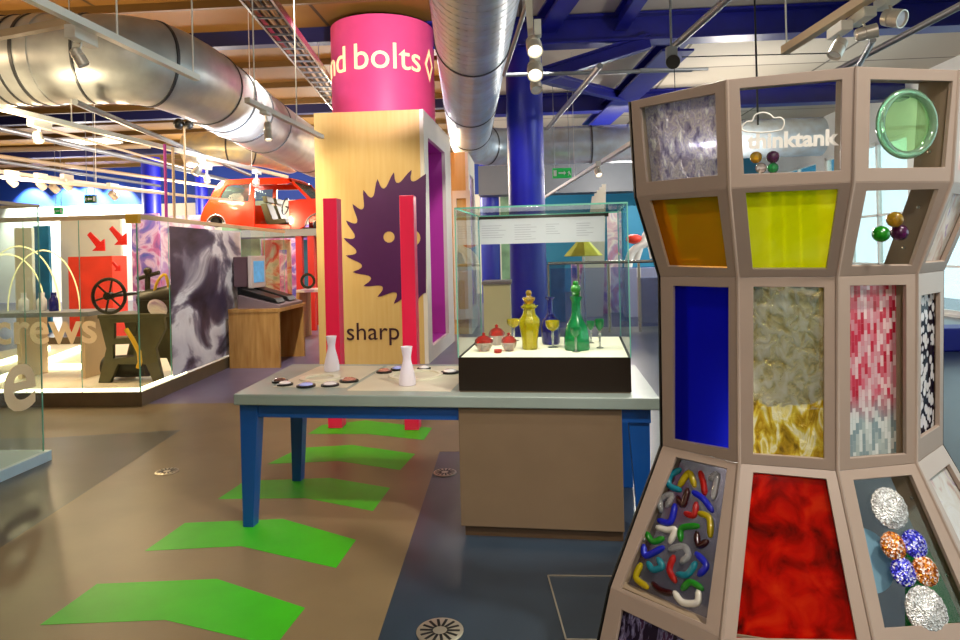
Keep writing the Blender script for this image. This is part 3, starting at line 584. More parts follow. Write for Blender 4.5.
# saw blade graphic, clipped at the panel's edge
def clip(poly, xmax):
    out = []
    for i in range(len(poly)):
        a, b = poly[i], poly[(i+1) % len(poly)]; ia, ib = a[0] <= xmax, b[0] <= xmax
        if ia: out.append(a)
        if ia != ib: s = (xmax-a[0])/(b[0]-a[0]); out.append((xmax, a[1]+s*(b[1]-a[1])))
    return out
saw = []; NT_ = 24; R0 = 68
for k in range(NT_):
    a0 = 2*PI*k/NT_; st = 2*PI/NT_
    for fr_, rr in ((.1, .832), (.25, .84), (.42, .868), (.6, .908), (.8, .958), (1.0, 1.0), (.985, .955), (.945, .905), (.95, .865), (1.0, .84)):
        a = a0+fr_*st; saw.append((411.5+R0*rr*math.cos(a), 238+R0*rr*math.sin(a)))
saw = clip(saw, 426)
hole = lambda cx, cy, r, n=20: [(cx+r*math.cos(2*PI*i/n), cy+r*math.sin(2*PI*i/n)) for i in range(n)]
sw = clip(saw, 426)
m = MB(); m.plate([front(x, y, .0015) for x, y in sw], [[front(x, y, .0015) for x, y in hole(389, 237, 5.6)], [front(x, y, .0015) for x, y in hole(412, 238, 8.5)]], (0, -.004, 0)); m.build('saw_blade_graphic', 'purple', t, label='purple circular saw blade')
a = front(347, 340, .001); b = front(399.5, 341, .001)
text_on('sharp', .35, lambda x, y, z: V((a.x+x, WY-.006-z*.5, a.z+y)), 'lettering', 'ink', t, fit=(b.x-a.x), label='the word sharp')
# pink drum above / behind
dl, dr = atY(331.5, 60, 10.75), atY(434, 60, 10.75); DR = (dr.x-dl.x)/2*.985; DC = V(((dl.x+dr.x)/2, 10.8, 0))
t = thing('drum_sign', 'large pink cylindrical drum sign lettered and bolts above the timber tower', 'drum sign', (DC.x, DC.y, wt+.005))
dz0, dz1 = wt+.004, 5.3
m = MB(); m.lathe([(DR, dz0), (DR, dz1), (DR-.03, dz1), (DR-.03, dz0)], DC, 64); m.build('drum', 'drum', t, smooth=True)
m = MB(); m.lathe([(.3, dz1-.3), (.3, CE-.003)], DC, 24); m.build('hanger', 'dark', t, smooth=True)
def dring(ang): return V((DC.x+math.sin(ang)*(DR+.008), DC.y-math.cos(ang)*(DR+.008), 0))
# baseline of the lettering about px y 77 at the middle
zb = atY(385, 67.5, DC.y-DR).z
def wrap(x, y, z): a = wrap.a0+x/DR; r = DR+.006+z; return V((DC.x+math.sin(a)*r, DC.y-math.cos(a)*r, zb+y))
def inpx(px):
    r = ray(px, 60); o = V((0, 0)); d = V((r.x, r.y)).normalized(); c2 = V((DC.x, DC.y)); b_ = d.dot(c2); q = b_*b_-(c2.length_squared-DR*DR); tt = b_-math.sqrt(max(q, 0)); p = d*tt; return math.atan2(p.x-DC.x, -(p.y-DC.y))
aR = inpx(420); aB = inpx(354.5)
vs, fs, x0, x1 = text_mesh('bolts', .5); kk = (aR-aB)*DR/(x1-x0); SZ = .5*kk
def wraptext(txt, a_right=None, a_left=None):
    vs, fs, x0, x1 = text_mesh(txt, SZ, .004)
    # split long edges so that the lettering follows the curve
    wrap.a0 = a_left if a_left is not None else a_right-(x1-x0)/DR
    m = MB(); m.add([wrap(v.x-x0, v.y, v.z) for v in vs], fs); m.build('lettering', 'cream', t, label='pale yellow letters')
wraptext('bolts', a_left=aB); wraptext('and', a_right=inpx(345.5))
ad = inpx(429); m = MB(); dm = lambda s: [(0, .27*s), (.14*s, 0), (0, -.27*s), (-.14*s, 0)]
wrap.a0 = ad
m.plate([wrap(x, y+.17, 0) for x, y in dm(1)], [[wrap(x, y+.17, 0) for x, y in dm(.6)]], (0, -.004, 0)); m.build('diamond_mark', 'cream', t)
# second timber tower further back
SY = 13.0
sl, sr = atY(449, 200, SY).x, atY(469, 200, SY).x; stp = atY(466, 152, SY).z
t = thing('timber_tower', 'smaller plywood box tower with a white framed side behind the first one', 'exhibit tower', ((sl+sr)/2, SY+.8, 0))
m = MB(); m.box(sl, sr-.06, SY, SY+1.6, 0, stp); m.build('carcass', 'ply', t)
m = MB(); m.plate([(sr, SY, 0), (sr, SY+1.6, 0), (sr, SY+1.6, stp), (sr, SY, stp)], [[(sr, SY+.3, .5), (sr, SY+1.3, .5), (sr, SY+1.3, stp-.4), (sr, SY+.3, stp-.4)]], (-.0595, 0, 0)); m.build('side_frame', 'wframe', t)
m = MB(); m.box(sr-.0599, sr-.05, SY+.3, SY+1.3, .5, stp-.4); m.build('picture', 'violetpanel', t)
f0 = atY(451, 190, SY-.25); f1 = atY(469, 190, SY-.25); m = MB(); m.plate([(f0.x, SY-.02, .3), (f1.x, SY-.02, .3), (f1.x, SY-.02, f0.z), (f0.x, SY-.02, f0.z)], [[(f0.x+.08, SY-.02, .5), (f1.x-.08, SY-.02, .5), (f1.x-.08, SY-.02, f0.z-.15), (f0.x+.08, SY-.02, f0.z-.15)]], (0, -.05, 0)); m.build('front_frame', 'wframe', t)
#@@TOWER
# ================================================================ GLASS ART SCREEN (right foreground)
TC = V((.965, 2.695)); PH = 3.666; TLX, TLY = .015, -.005
RR = [.69, .668, .563, .558, .793, .915]; ZZ = [2.119, 1.784, 1.5, .891, .436, .012]
def TV(i, k, dr=0, dz=0):
    a = PH+2*PI/12*k; z = ZZ[i]; r = RR[i]+dr
    return V((TC.x+TLX*(z-1.4)+r*math.cos(a), TC.y+TLY*(z-1.4)+r*math.sin(a), z+dz))
tw = thing('glass_art_screen', 'tall curved taupe screen with rows of framed coloured glass art panes', 'art screen', (TC.x-.1, TC.y-.6, 0))
OPEN = {(0, 0): [(639.5, 107.8), (715, 93.6), (717.4, 175), (646.5, 182)], (0, 1): [(739.7, 88.3), (842, 79.5), (840.6, 170.5), (744, 174)], (0, 2): [(870.7, 79.5), (952.9, 81.2), (945, 167.3), (869, 168)],
        (1, 0): [(649.4, 200.6), (717.4, 196.3), (727, 268), (667.8, 266.4)], (1, 1): [(745.7, 192.8), (838.5, 189.2), (826.4, 269), (752.8, 269)], (1, 2): [(866.8, 191), (938.7, 189.2), (912, 265.4), (852, 266)],
        (2, 0): [(673, 285.8), (728.3, 287.5), (728.3, 449), (673, 439.4)], (2, 1): [(753.4, 286.8), (824, 287.5), (824, 458.7), (753.4, 454)], (2, 2): [(850.4, 285.8), (906.4, 285), (906.4, 454), (850.4, 458.3)],
        (3, 0): [(675.5, 457), (726.8, 468.5), (705.6, 624.6), (620, 588)], (3, 1): [(753.4, 472.4), (826.2, 479), (857, 640), (736.4, 638)], (3, 2): [(853.6, 480), (911.8, 475), (976, 622), (885, 628)]}
PANE = {(0, 0): ('p_ice', 'silvery lavender crackled glass'), (0, 1): ('p_clear', 'clear glass lettered thinktank'), (0, 2): ('p_clear', 'clear glass with a green ring'), (0, 3): ('p_milk', 'pale pink and white glass'),
        (1, 0): ('p_amber', 'amber see-through glass'), (1, 1): ('p_lime', 'bright lime yellow glass'), (1, 2): ('p_clear', 'clear glass with three glass balls'), (1, 3): ('p_milk', 'white glass streaked with pink'),
        (2, 0): ('p_blue', 'deep cobalt blue glass'), (2, 1): ('p_ripple', 'rippled golden glass'), (2, 2): ('p_strips', 'pink and red glass slivers fading to ice blue'), (2, 3): ('p_spots', 'black glass with white spots'),
        (3, 0): ('p_smoke', 'smoky glass covered with colourful squiggles'), (3, 1): ('p_red', 'mottled deep red glass'), (3, 2): ('p_clear', 'clear glass with six glass roundels'), (3, 3): ('p_milk', 'milky white glass'),
        (4, 0): ('p_violet', 'violet and white striped glass'), (4, 1): ('p_lime', None), (4, 2): ('p_blue', None), (4, 3): ('p_amber', None)}
FR = {}; PN = {}
DEP = .10
for i in range(5):
    for k in range(4):
        q = [TV(i, k), TV(i, k+1), TV(i+1, k+1), TV(i+1, k)]   # top-left, top-right, bottom-right, bottom-left
        n = (q[1]-q[0]).cross(q[3]-q[0]).normalized()
        cen = (q[0]+q[1]+q[2]+q[3])/4
        if n.dot(cen-V((TC.x, TC.y, cen.z))) < 0: n = -n
        pl = lambda x, y, off=0: atPl(x, y, q[0]+n*off, n)
        if (i, k) in OPEN: o = [pl(x, y) for x, y in OPEN[i, k]]
        else:
            bl = lambda u, v: (q[0]*(1-u)+q[1]*u)*(1-v)+(q[3]*(1-u)+q[2]*u)*v
            o = [bl(.14, .12), bl(.86, .12), bl(.86, .88), bl(.14, .88)]
        m = MB(); m.plate(q, [o], -n*.014); fo = m.build('window_frame', 'greige', tw, bevel=.0015)
        mat, lb = PANE[i, k]; e = .012; oc = (o[0]+o[1]+o[2]+o[3])/4
        pm = MB(); dp = .045 if (i, k) in ((2, 2), (0, 2), (3, 0), (0, 0)) else .018; pp = [p+(p-oc).normalized()*e-n*dp for p in o]; pm.add(pp, [(0, 1, 2, 3)])
        if mat in ('p_lime', 'p_red', 'p_ripple', 'p_strips', 'p_smoke', 'p_ice', 'p_blue', 'p_spots', 'p_milk', 'p_violet', 'p_amber', 'p_clear'): pass
        pn = pm.build('pane', mat, fo, label=lb)
        FR[i, k] = fo; PN[i, k] = (q, n, o)
# uprights (radial boards), black outer edge, cross boards, ridge beads
for k in range(5):
    m = MB(); th = V((-math.sin(PH+PI/6*k), math.cos(PH+PI/6*k), 0))*.006
    for i in range(5):
        a, b = TV(i, k, -.016), TV(i+1, k, -.016); a2, b2 = TV(i, k, -.016-DEP), TV(i+1, k, -.016-DEP)
        m.hexa([a-th, b-th, b2-th, a2-th, a+th, b+th, b2+th, a2+th])
    up = m.build('upright_board', 'greige_in', tw)
    if k in (0, 4):
        m = MB(); s = -1 if k == 0 else 1
        for i in range(5):
            off = th*s*1.02; o2 = th*s*2.2
            a, b = TV(i, k, .001), TV(i+1, k, .001); a2, b2 = TV(i, k, -.016-DEP), TV(i+1, k, -.016-DEP)
            m.hexa([a+off, b+off, b2+off, a2+off, a+o2, b+o2, b2+o2, a2+o2])
        m.build('edge_board', 'black', tw, label='black outer edge board')
    if 0 < k < 4:
        m = MB(); m.tube([TV(i, k, -.003) for i in range(6)], .007, 8); m.build('ridge_bead', 'greige', tw, smooth=True)
    sc = MB()
    for i in range(5):
        for f_ in (.25, .7):
            for side in (-1, 1):
                if (k == 0 and side < 0) or (k == 4 and side > 0): continue
                p = TV(i, k, -.07)*(1-f_)+TV(i+1, k, -.07)*f_; sc.lathe([(.006, 0), (.006, .002), (.003, .0035)], p+th*side*1.01, 10, axis=th*side)
    sc.build('screw', 'railsteel', up, smooth=True)
for i in range(6):
    for k in range(4):
        dz = -.014 if i == 0 else (.002 if i == 5 else -.006)
        m = MB(); a, b, c_, d_ = TV(i, k, -.02, dz), TV(i, k+1, -.02, dz), TV(i, k+1, -.018-DEP, dz), TV(i, k, -.018-DEP, dz)
        cc = (a+b)/2; sh = lambda p: p+(V((cc.x, cc.y, p.z))-p)*.035
        a, b, c_, d_ = sh(a), sh(b), sh(c_), sh(d_); h = V((0, 0, .012)); m.hexa([a, b, c_, d_, a+h, b+h, c_+h, d_+h]); m.build('cross_board', 'greige_in', tw)
def onpane(key, px, py, off): q, n, o = PN[key]; return atPl(px, py, q[0]+n*off, n)
# thinktank lettering and cloud on the clear pane
fo = FR[0, 1]; q, n, o = PN[0, 1]; off = -.012
a = onpane((0, 1), 747, 148.5, off); b = onpane((0, 1), 839, 144.5, off); ex = (b-a).normalized(); up = n.cross(ex); up = up if up.z > 0 else -up
text_on('thinktank', .1, lambda x, y, z: a+ex*x+up*y*1.0+n*z, 'lettering', 'white', fo, fit=(b-a).length, ext=.001, bold=.0035, label='white lettering thinktank')
m = MB(); cl = [(744, 131), (742.5, 126), (747, 121.5), (752, 121), (755, 115), (763, 112.5), (770, 114.5), (774, 118), (780, 117.5), (784, 121), (783, 127), (779, 130.5), (762, 132.5)]
cpts = []
for j in range(len(cl)):
    p0, p1, p2, p3 = cl[j-1], cl[j], cl[(j+1) % len(cl)], cl[(j+2) % len(cl)]
    for s in (0, .33, .66):
        f2 = lambda i_: .5*((2*p1[i_])+(-p0[i_]+p2[i_])*s+(2*p0[i_]-5*p1[i_]+4*p2[i_]-p3[i_])*s*s+(-p0[i_]+3*p1[i_]-3*p2[i_]+p3[i_])*s**3); cpts.append((f2(0), f2(1)))
m.tube([onpane((0, 1), x, y, off) for x, y in cpts], .0025, 6, closed=True); m.build('cloud_outline', 'white', fo, label='white cloud outline')
for px, py, r, g, lb in ((756, 157.5, 6, 'b_gold', 'yellow glass ball'), (773, 157, 6.3, 'g_purple', 'purple glass ball'), (773, 168, 5.5, 'b_green', 'green glass ball'), (761, 168, 5.5, 'b_pale', 'pale glass ball')):
    c = onpane((0, 1), px, py, -.045); m = MB(); m.ball(c, r*mpx(c)); m.build('glass_ball', g, fo, smooth=True, label=lb)
def frame2(key, px, py, off):
    q, n, o = PN[key]; c = onpane(key, px, py, off); ex = (q[1]-q[0]).normalized(); ey = n.cross(ex); ey = ey if ey.z > 0 else -ey; return c, ex, ey, n
c, ex, ey, n = frame2((0, 2), 907, 124, -.004); m = MB(); k = mpx(c); R = 31*k
m.tube([c+ex*R*math.cos(2*PI*j/40)+ey*R*math.sin(2*PI*j/40) for j in range(40)], 4.2*k, 10, closed=True); m.build('glass_ring', 'g_ring', FR[0, 2], smooth=True, label='pale green glass ring')
m = MB(); m.lathe([(R*.9, -.002), (R*.9, .002)], c-n*.004, 36, axis=n); m.build('ring_disc', glass('ringdisc', 'dcf4d4', .3, haze=.12, hazecol='c8f0b8'), FR[0, 2], label='light green disc inside the ring')
for px, py, r, g, lb in ((881, 234, 8.3, 'g_green', 'green glass ball'), (895, 219.5, 8, 'b_gold', 'clear ball with gold and blue swirl'), (899.5, 232.5, 8.3, 'g_purple', 'purple glass ball')):
    c, ex, ey, n = frame2((1, 2), px, py, -.004); m = MB(); m.ball(c, r*mpx(c)); m.build('glass_ball', g, FR[1, 2], smooth=True, label=lb)
SQ = [('teal', [(255, 95), (225, 115), (222, 145), (255, 160)]), ('yellow', [(255, 145), (285, 105), (302, 145)]), ('red', [(322, 105), (330, 135), (335, 170)]), ('clear', [(352, 125), (375, 112), (362, 185)]), ('clear', [(195, 225), (195, 190), (230, 175), (215, 210)]),
      ('maroon', [(250, 185), (266, 208), (280, 160)]), ('blue', [(300, 168), (330, 188), (358, 225)]), ('blue', [(190, 258), (225, 262), (240, 210)]), ('red', [(275, 235), (300, 240), (308, 205)]), ('yellow', [(320, 235), (350, 250), (353, 305)]),
      ('white', [(185, 280), (215, 288), (240, 288), (225, 325)]), ('green', [(258, 318), (262, 282), (312, 275)]), ('green', [(150, 300), (170, 325), (200, 315)]), ('maroon', [(310, 300), (315, 337), (342, 325)]), ('clear', [(225, 350), (268, 340), (282, 368), (262, 390)]),
      ('blue', [(140, 340), (147, 370), (200, 345)]), ('teal', [(155, 395), (170, 415), (198, 405), (187, 382)]), ('red', [(235, 375), (222, 415), (240, 450)]), ('teal', [(250, 430), (280, 430), (305, 395)]), ('blue', [(310, 365), (340, 400), (318, 430)]),
      ('yellow', [(130, 400), (115, 440), (150, 470)]), ('maroon', [(170, 460), (195, 482), (228, 490)]), ('green', [(265, 475), (290, 455), (325, 475)]), ('white', [(240, 490), (265, 520), (310, 520), (315, 485)])]
for cn, pts in SQ:
    P = smooth_path([onpane((3, 0), 600+x/3.2, 440+y/3.2, -.034) for x, y in pts]); r = .0112; nn = len(P)
    m = MB(); m.tube(P, [r*(.75 if j in (0, nn-1) else 1) for j in range(nn)], 10); m.ball(P[0], r*.78, 8); m.ball(P[-1], r*.78, 8); m.build('glass_squiggle', 'g_'+cn, FR[3, 0], smooth=True, label=cn+' glass squiggle')
for px, py, r, g, lb in ((889, 508, 19, 'f_clear', 'upper clear sparkling roundel'), (893, 546, 13, 'f_amber', 'amber roundel, upper left'), (914, 544, 13, 'f_blue', 'blue roundel, upper right'), (903, 572, 13, 'f_blue', 'blue roundel, lower left'), (925, 571, 13.5, 'f_amber', 'amber roundel, lower right'), (926, 611, 22, 'f_clear', 'lower clear sparkling roundel')):
    c, ex, ey, n = frame2((3, 2), px, py, -.012); k = mpx(c); m = MB(); m.lathe([(r*k, -.004), (r*1.04*k, .004), (r*.8*k, .012), (.001, .016)], c, 32, axis=n, lobes=16, amp=.02); m.build('glass_roundel', g, FR[3, 2], smooth=True, label=lb)
m = MB(); m.add([onpane((3, 2), x, y, -.08) for x, y in ((905, 530), (975, 560), (1000, 650), (905, 660))], [(0, 1, 2, 3)]); m.build('green_sheet', 'p_green', FR[3, 2], label='dark green glass sheet behind the roundels')
c, ex, ey, n = frame2((3, 2), 866, 560, -.06); m = MB(); m.lathe([(30*mpx(c), -.002), (30*mpx(c), .002)], c, 36, axis=n); m.build('blue_grey_disc', 'p_bluegrey', FR[3, 2], label='large blue grey disc behind the roundels')
#@@LEFT
# ================================================================ GLASS ENCLOSURES AT THE LEFT
EC = atZ(142, 406.6, 0); EX, EY = EC.x, EC.y; EB = .16; ET = atY(136, 214, EY).z; EL = 5.3
t = thing('glass_enclosure', 'long glass walled exhibit enclosure with glowing base lettered screws', 'glass enclosure', (EX-2, EY+2, 0))
EN = lambda v: V((v.x-.06*(v.y-EY)*(1 if v.x > -6 else 0), v.y, v.z))
m = MB(EN); m.box(-9.5, EX, EY, EY+.12, 0, EB); m.box(EX-.12, EX, EY+.12, EY+EL, 0, EB); m.box(-9.5, EX-.12, EY+EL-.12, EY+EL, 0, EB); m.build('base', 'basebrown', t); m = MB(EN); m.box(-9.5, EX-.12, EY+.12, EY+EL-.12, 0, .03); m.build('deck', 'creamwall', t, label='pale cream deck inside')
m = MB(EN); m.box(-9.5, EX-.03, EY+.05, EY+.075, EB+.001, EB+.03); m.box(EX-.075, EX-.05, EY+.08, EY+1.2, EB+.001, EB+.03); m.build('light_strip', 'strip', t, label='glowing light strip along the base')
m = MB(EN); m.box(-9.5, EX, EY, EY+.05, ET-.05, ET); m.box(EX-.05, EX, EY+.05, EY+EL, ET-.05, ET); m.build('top_rail', 'trackwarm', t)
m = MB(); m.box(EX-.14, EX+.004, EY-.004, EY+.054, ET-.1, ET+.003); m.build('corner_bracket', 'yellow', t, label='yellow top corner bracket')
xs = [-9.5, -8.2, -6.9, -5.6, -4.95, EX]
for a, b in zip(xs, xs[1:]):
    m = MB(); m.add([(a+.006, EY+.03, EB), (b-.006, EY+.03, EB), (b-.006, EY+.03, ET-.05), (a+.006, EY+.03, ET-.05)], [(0, 1, 2, 3)]); m.build('glass_pane', 'glass', t)
ys = [EY+.03, EY+.75, EY+3.1, EY+4.2, EY+EL]
for a, b in zip(ys, ys[1:]):
    m = MB(EN); m.add([(EX-.03, a+.006, EB), (EX-.03, b-.006, EB), (EX-.03, b-.006, ET-.05), (EX-.03, a+.006, ET-.05)], [(0, 1, 2, 3)]); m.build('glass_pane', 'glass', t)
edge((EX-.03, EY+.03, EB), (EX-.03, EY+.03, ET-.05), .012, t, 'glassedge', EN)
for a in xs[1:-1]: edge((a, EY+.03, EB), (a, EY+.03, ET-.05), .007, t, 'glassedge', EN)
for a in ys[1:]: edge((EX-.03, a, EB), (EX-.03, a, ET-.05), .007, t, 'glassedge', EN)
m = MB(EN); m.box(EX-.026, EX-.022, ys[1]+.02, ys[2]-.02, EB+.02, ET-.1); m.build('photo_panel', 'photo', t, label='violet and grey photograph of gears on the side glass')
a = atY(-22, 344, EY+.025); b = atY(97, 340, EY+.025)
text_on('screws', .5, lambda x, y, z: V((a.x+x, EY+.022-z, a.z+y)), 'lettering', 'lettering', t, fit=(b.x-a.x), bold=.008, label='pale letters screws')
# near enclosure at the picture's left edge
NX = atZ(52, 460, 0).x; NY = atZ(52, 460, 0).y; NTz = 2.05
t = thing('glass_enclosure', 'near glass enclosure on a pale blue lit ledge at the left edge', 'glass enclosure', (NX-.6, NY-.7, 0))
m = MB(); m.box(NX-1.6, NX, NY-1.7, NY, 0, .085); m.build('base', pmat('ledge', 'c4e2f2', .35), t, bevel=.004)
m = MB(); m.add([(NX-.04, NY-1.7, .085), (NX-.04, NY-.04, .085), (NX-.04, NY-.04, NTz), (NX-.04, NY-1.7, NTz)], [(0, 1, 2, 3)]); m.build('glass_pane', glass('nearglass', 'e6f2f2', .6, haze=.05, hazecol='b8d0e0'), t)
m = MB(); m.add([(NX-1.6, NY-.04, .085), (NX-.04, NY-.04, .085), (NX-.04, NY-.04, NTz), (NX-1.6, NY-.04, NTz)], [(0, 1, 2, 3)]); m.build('glass_pane', 'glass', t)
m = MB(); m.box(NX-.05, NX-.03, NY-1.7, NY-.03, NTz, NTz+.025); m.box(NX-1.6, NX-.05, NY-.05, NY-.03, NTz, NTz+.025); m.build('top_rail', 'trackwarm', t)
edge((NX-.04, NY-.04, .085), (NX-.04, NY-.04, NTz), .008, t, 'glassedge', None)
a = atX(5, 414, NX-.03); b = atX(37, 414, NX-.03)
text_on('e', .6, lambda x, y, z: V((NX-.036+z, a.y+x, a.z+y)), 'lettering', 'lettering', t, fit=abs(b.y-a.y), bold=.01, label='large pale letter e')
# machine inside the big enclosure
MY = EY+1.1
fz = .031
def mp(px, py, Y=MY): return atY(px, py, Y)
c = mp(109, 296); t = thing('belt_machine', 'dark green cast iron machine with a spoked flywheel behind the glass', 'machine', (c.x+.2, MY+.2, fz))
m = MB(); rw = 17*mpx(c)
m.tube([c+V((math.cos(2*PI*j/32)*rw, 0, math.sin(2*PI*j/32)*rw)) for j in range(32)], .022, 8, closed=True)
for j in range(6): a = PI*j/3+.3; m.tube([c, c+V((math.cos(a)*rw, 0, math.sin(a)*rw))], .013, 8)
m.lathe([(.05, -.05), (.05, .05)], c, 16, axis=(0, 1, 0)); m.build('flywheel', 'iron', t, smooth=True)
for dy in (.12, .62):
    o = [mp(x, y) for x, y in ((92, 318), (158, 316), (160, 330), (150, 350), (158, 386), (148, 388), (140, 366), (112, 366), (104, 388), (92, 388), (100, 350))]
    h1 = [mp(x, y) for x, y in ((108, 324), (134, 323), (130, 338), (108, 340))]; h2 = [mp(x, y) for x, y in ((107, 346), (128, 345), (128, 358), (107, 360))]
    o = [V((p.x, MY+dy, max(p.z, fz))) for p in o]; h1 = [V((p.x, MY+dy, p.z)) for p in h1]; h2 = [V((p.x, MY+dy, p.z)) for p in h2]
    m = MB(); m.plate(o, [h1, h2], (0, .06, 0)); m.build('side_frame', 'ironlight', t, bevel=.008)
a0, a1 = mp(92, 318), mp(160, 316); m = MB(); m.box(a0.x, a1.x, MY+.1, MY+.7, a0.z-.02, a0.z+.03); m.build('bed', 'ironlight', t, bevel=.006)
m = MB(); m.tube([c+V((0, -.03, 0)), c+V((0, .8, 0))], .025, 10); b0 = mp(128, 302); b1 = mp(161, 313); m.box(b0.x, b1.x, MY+.2, MY+.55, a0.z+.031, b0.z); m.lathe([(.12, -.25), (.14, -.2), (.14, .2), (.12, .25)], V((b0.x+.2, MY+.37, b0.z+.02)), 18, axis=(1, 0, .2)); m.build('headstock', 'iron', t, smooth=True)
m = MB(); q0 = mp(131, 300); q1 = mp(131, 272); m.tube([V((q0.x, MY+.37, q0.z)), V((q1.x, MY+.37, q1.z))], .035, 10); m.tube([V((q1.x-.14, MY+.37, q1.z-.1)), V((q1.x+.16, MY+.37, q1.z-.02))], .028, 10); m.ball((q1.x, MY+.37, q1.z), .055, 12); m.build('tool_post', 'iron', t, smooth=True)
m = MB(); q0 = mp(140, 296); m.tube(smooth_path([V((q0.x, MY+.3, b0.z)), V((q0.x+.05, MY+.3, b0.z+.22)), V((q0.x+.17, MY+.3, b0.z+.33)), V((q0.x+.22, MY+.3, b0.z+.1))]), .02, 8); m.build('curved_arm', 'yellow', t, smooth=True, label='pale yellow curved arm')
m = MB(); m.tube([mp(126, 329, MY-.05), mp(133, 340, MY-.05), mp(139, 352, MY-.05), mp(140, 362, MY-.05), mp(138, 368, MY-.05)], .028, 10); m.build('lever', 'yellow', t, smooth=True, label='curved yellow lever')
m = MB(); p = mp(128, 366, MY+.35); m.lathe([(.14, -.3), (.15, 0), (.14, .3)], p, 20, axis=(1, 0, 0)); m.build('roller', 'iron', t, smooth=True)
p = mp(153, 309); m = MB(); m.lathe([(.11, -.02), (.13, 0), (.11, .02)], V((p.x, MY+.1, p.z)), 20, axis=(0, 1, .4)); m.build('dish', 'pinkpanel', t, smooth=True, label='pale pink dial')
for (p0, p1, lb) in (((0, 379), (88, 345), 'lower of two slanting glowing bars on the enclosure floor'), ((0, 363), (48, 348), 'upper slanting glowing bar on the enclosure floor'), ((40, 366.5), (92, 366), 'level glowing bar beside the machine feet')):
    a, b = atZ(*p0, .07), atZ(*p1, .07); m = MB(); m.bar(a, b, .07, .07); solo('light_bar', m, 'strip', lb, 'light bar', 'glowing floor bars')
# shelf and hoops
sy = EY+1.5; s0, s1 = atY(-60, 312, sy), atY(88, 312, sy)
t = thing('display_bench', 'long grey bench carrying wire hoops behind the lettered glass', 'bench', ((s0.x+s1.x)/2, sy+.3, .03))
m = MB(); m.box(s0.x, s1.x, sy, sy+.6, s1.z-.06, s1.z); m.build('top', 'greypipe', t)
for xx in (s0.x+.1, (s0.x+s1.x)/2, s1.x-.15): m = MB(); m.box(xx, xx+.06, sy+.05, sy+.55, .031, s1.z-.06); m.build('leg', 'trackwarm', t)
for px0, px1, pk, dy, lb in ((-20, 60, 247, .15, 'thin wire hoop, second from right on the bench'), (8, 80, 251, .3, 'thin wire hoop at the right end of the bench'), (-30, 45, 255, .42, 'thin wire hoop, leftmost of the three on the bench')):
    a, b = atY(px0, 312, sy+dy), atY(px1, 312, sy+dy); zt = atY((px0+px1)/2, pk, sy+dy).z; m = MB(); hh = zt-s1.z; cx = (a.x+b.x)/2; rx = (b.x-a.x)/2
    m.tube([V((cx-rx*math.cos(PI*j/24), sy+dy, s1.z+.009+hh*math.sin(PI*j/24))) for j in range(25)], .009, 8); solo('wire_hoop', m, 'cream', lb, 'hoop', 'wire hoops', smooth=True)
for px, lb in ((24, 'small jar left of centre on the bench'), (42, 'small jar standing third along the bench'), (54, 'small violet jar on the bench by the red box')):
    p = atY(px, 312, sy+.3); m = MB(); k = mpx(p); m.lathe([(4*k, 0), (4.5*k, 1*k), (4.5*k, 11*k), (2.5*k, 14*k), (2.5*k, 18*k), (3*k, 18.5*k)], V((p.x, sy+.3, s1.z+.001)), 16); solo('jar', m, 'b_blue' if px == 54 else 'frost', lb, 'jar', 'jars on the bench', smooth=True)
# panels behind the glass
def board(name, px0, px1, pt, pb, Y, mat, label, cat, depth=.08, ground=True, group=None):
    a, b = atY(px0, pt, Y), atY(px1, pb, Y); m = MB(); z0 = 0.001 if ground else b.z; m.box(a.x, b.x, Y, Y+depth, z0, a.z); return solo(name, m, mat, label, cat, group)
board('display_board', 14, 33, 228, 300, 13.2, 'creamwall', 'tall cream display board at the left behind the wire hoops', 'display board')
board('display_board', 33, 50, 226, 300, 14.5, 'tealpanel', 'tall teal display board just right of the cream one', 'display board')
board('display_board', 60, 122, 220, 300, 15, 'creamwall', 'wide white display wall carrying red arrows behind the machine', 'display board')
board('display_board', 131, 160, 214, 300, 15.2, 'violetpanel', 'tall violet display board left of the gear photograph', 'display board')
board('display_board', 160, 215, 216, 300, 15.6, 'pinkpanel', 'mauve display board behind the gear photograph', 'display board')
board('display_board', 222, 262, 226, 330, 15.9, 'greenpanel', 'pale green display board behind the computer kiosk', 'display board')
board('display_board', 262, 292, 240, 330, 16.2, 'redgreen', 'red and green display board under the raised car', 'display board')
board('display_board', 300, 316, 240, 300, 16.6, 'tealpanel', 'light blue display board left of the timber tower', 'display board')
board('display_cabinet', 68, 113, 257, 300, 12.9, 'redpanel', 'bright red cabinet behind the flywheel machine', 'cabinet', .5)
board('banner', 279, 287, 250, 292, 13, 'violetpanel', 'narrow violet banner beside the red car rack', 'banner', .04)
for cx_, cy_, lb in ((96, 243, 'red arrow sign at upper left on the white display wall'), (118, 237, 'red arrow sign at upper right near the yellow bracket'), (116, 267, 'small red arrow sign lower down above the flywheel')):
    s = 1 if cy_ < 260 else .5
    pts = [(-9, -8), (-6, -11), (4, -1), (8, -4), (8.5, 8), (-4, 8), (0, 4)]
    Yp = 12.3; m = MB(); m.plate([atY(cx_+x*s, cy_+y*s, Yp) for x, y in pts], (), (0, .03, 0)); ar = solo('arrow_sign', m, 'red', lb, 'arrow sign', 'red arrow signs')
board('display_board', 250, 318, 226, 330, 19, 'violetpanel', 'wide mauve display board far behind the red car rack', 'display board')
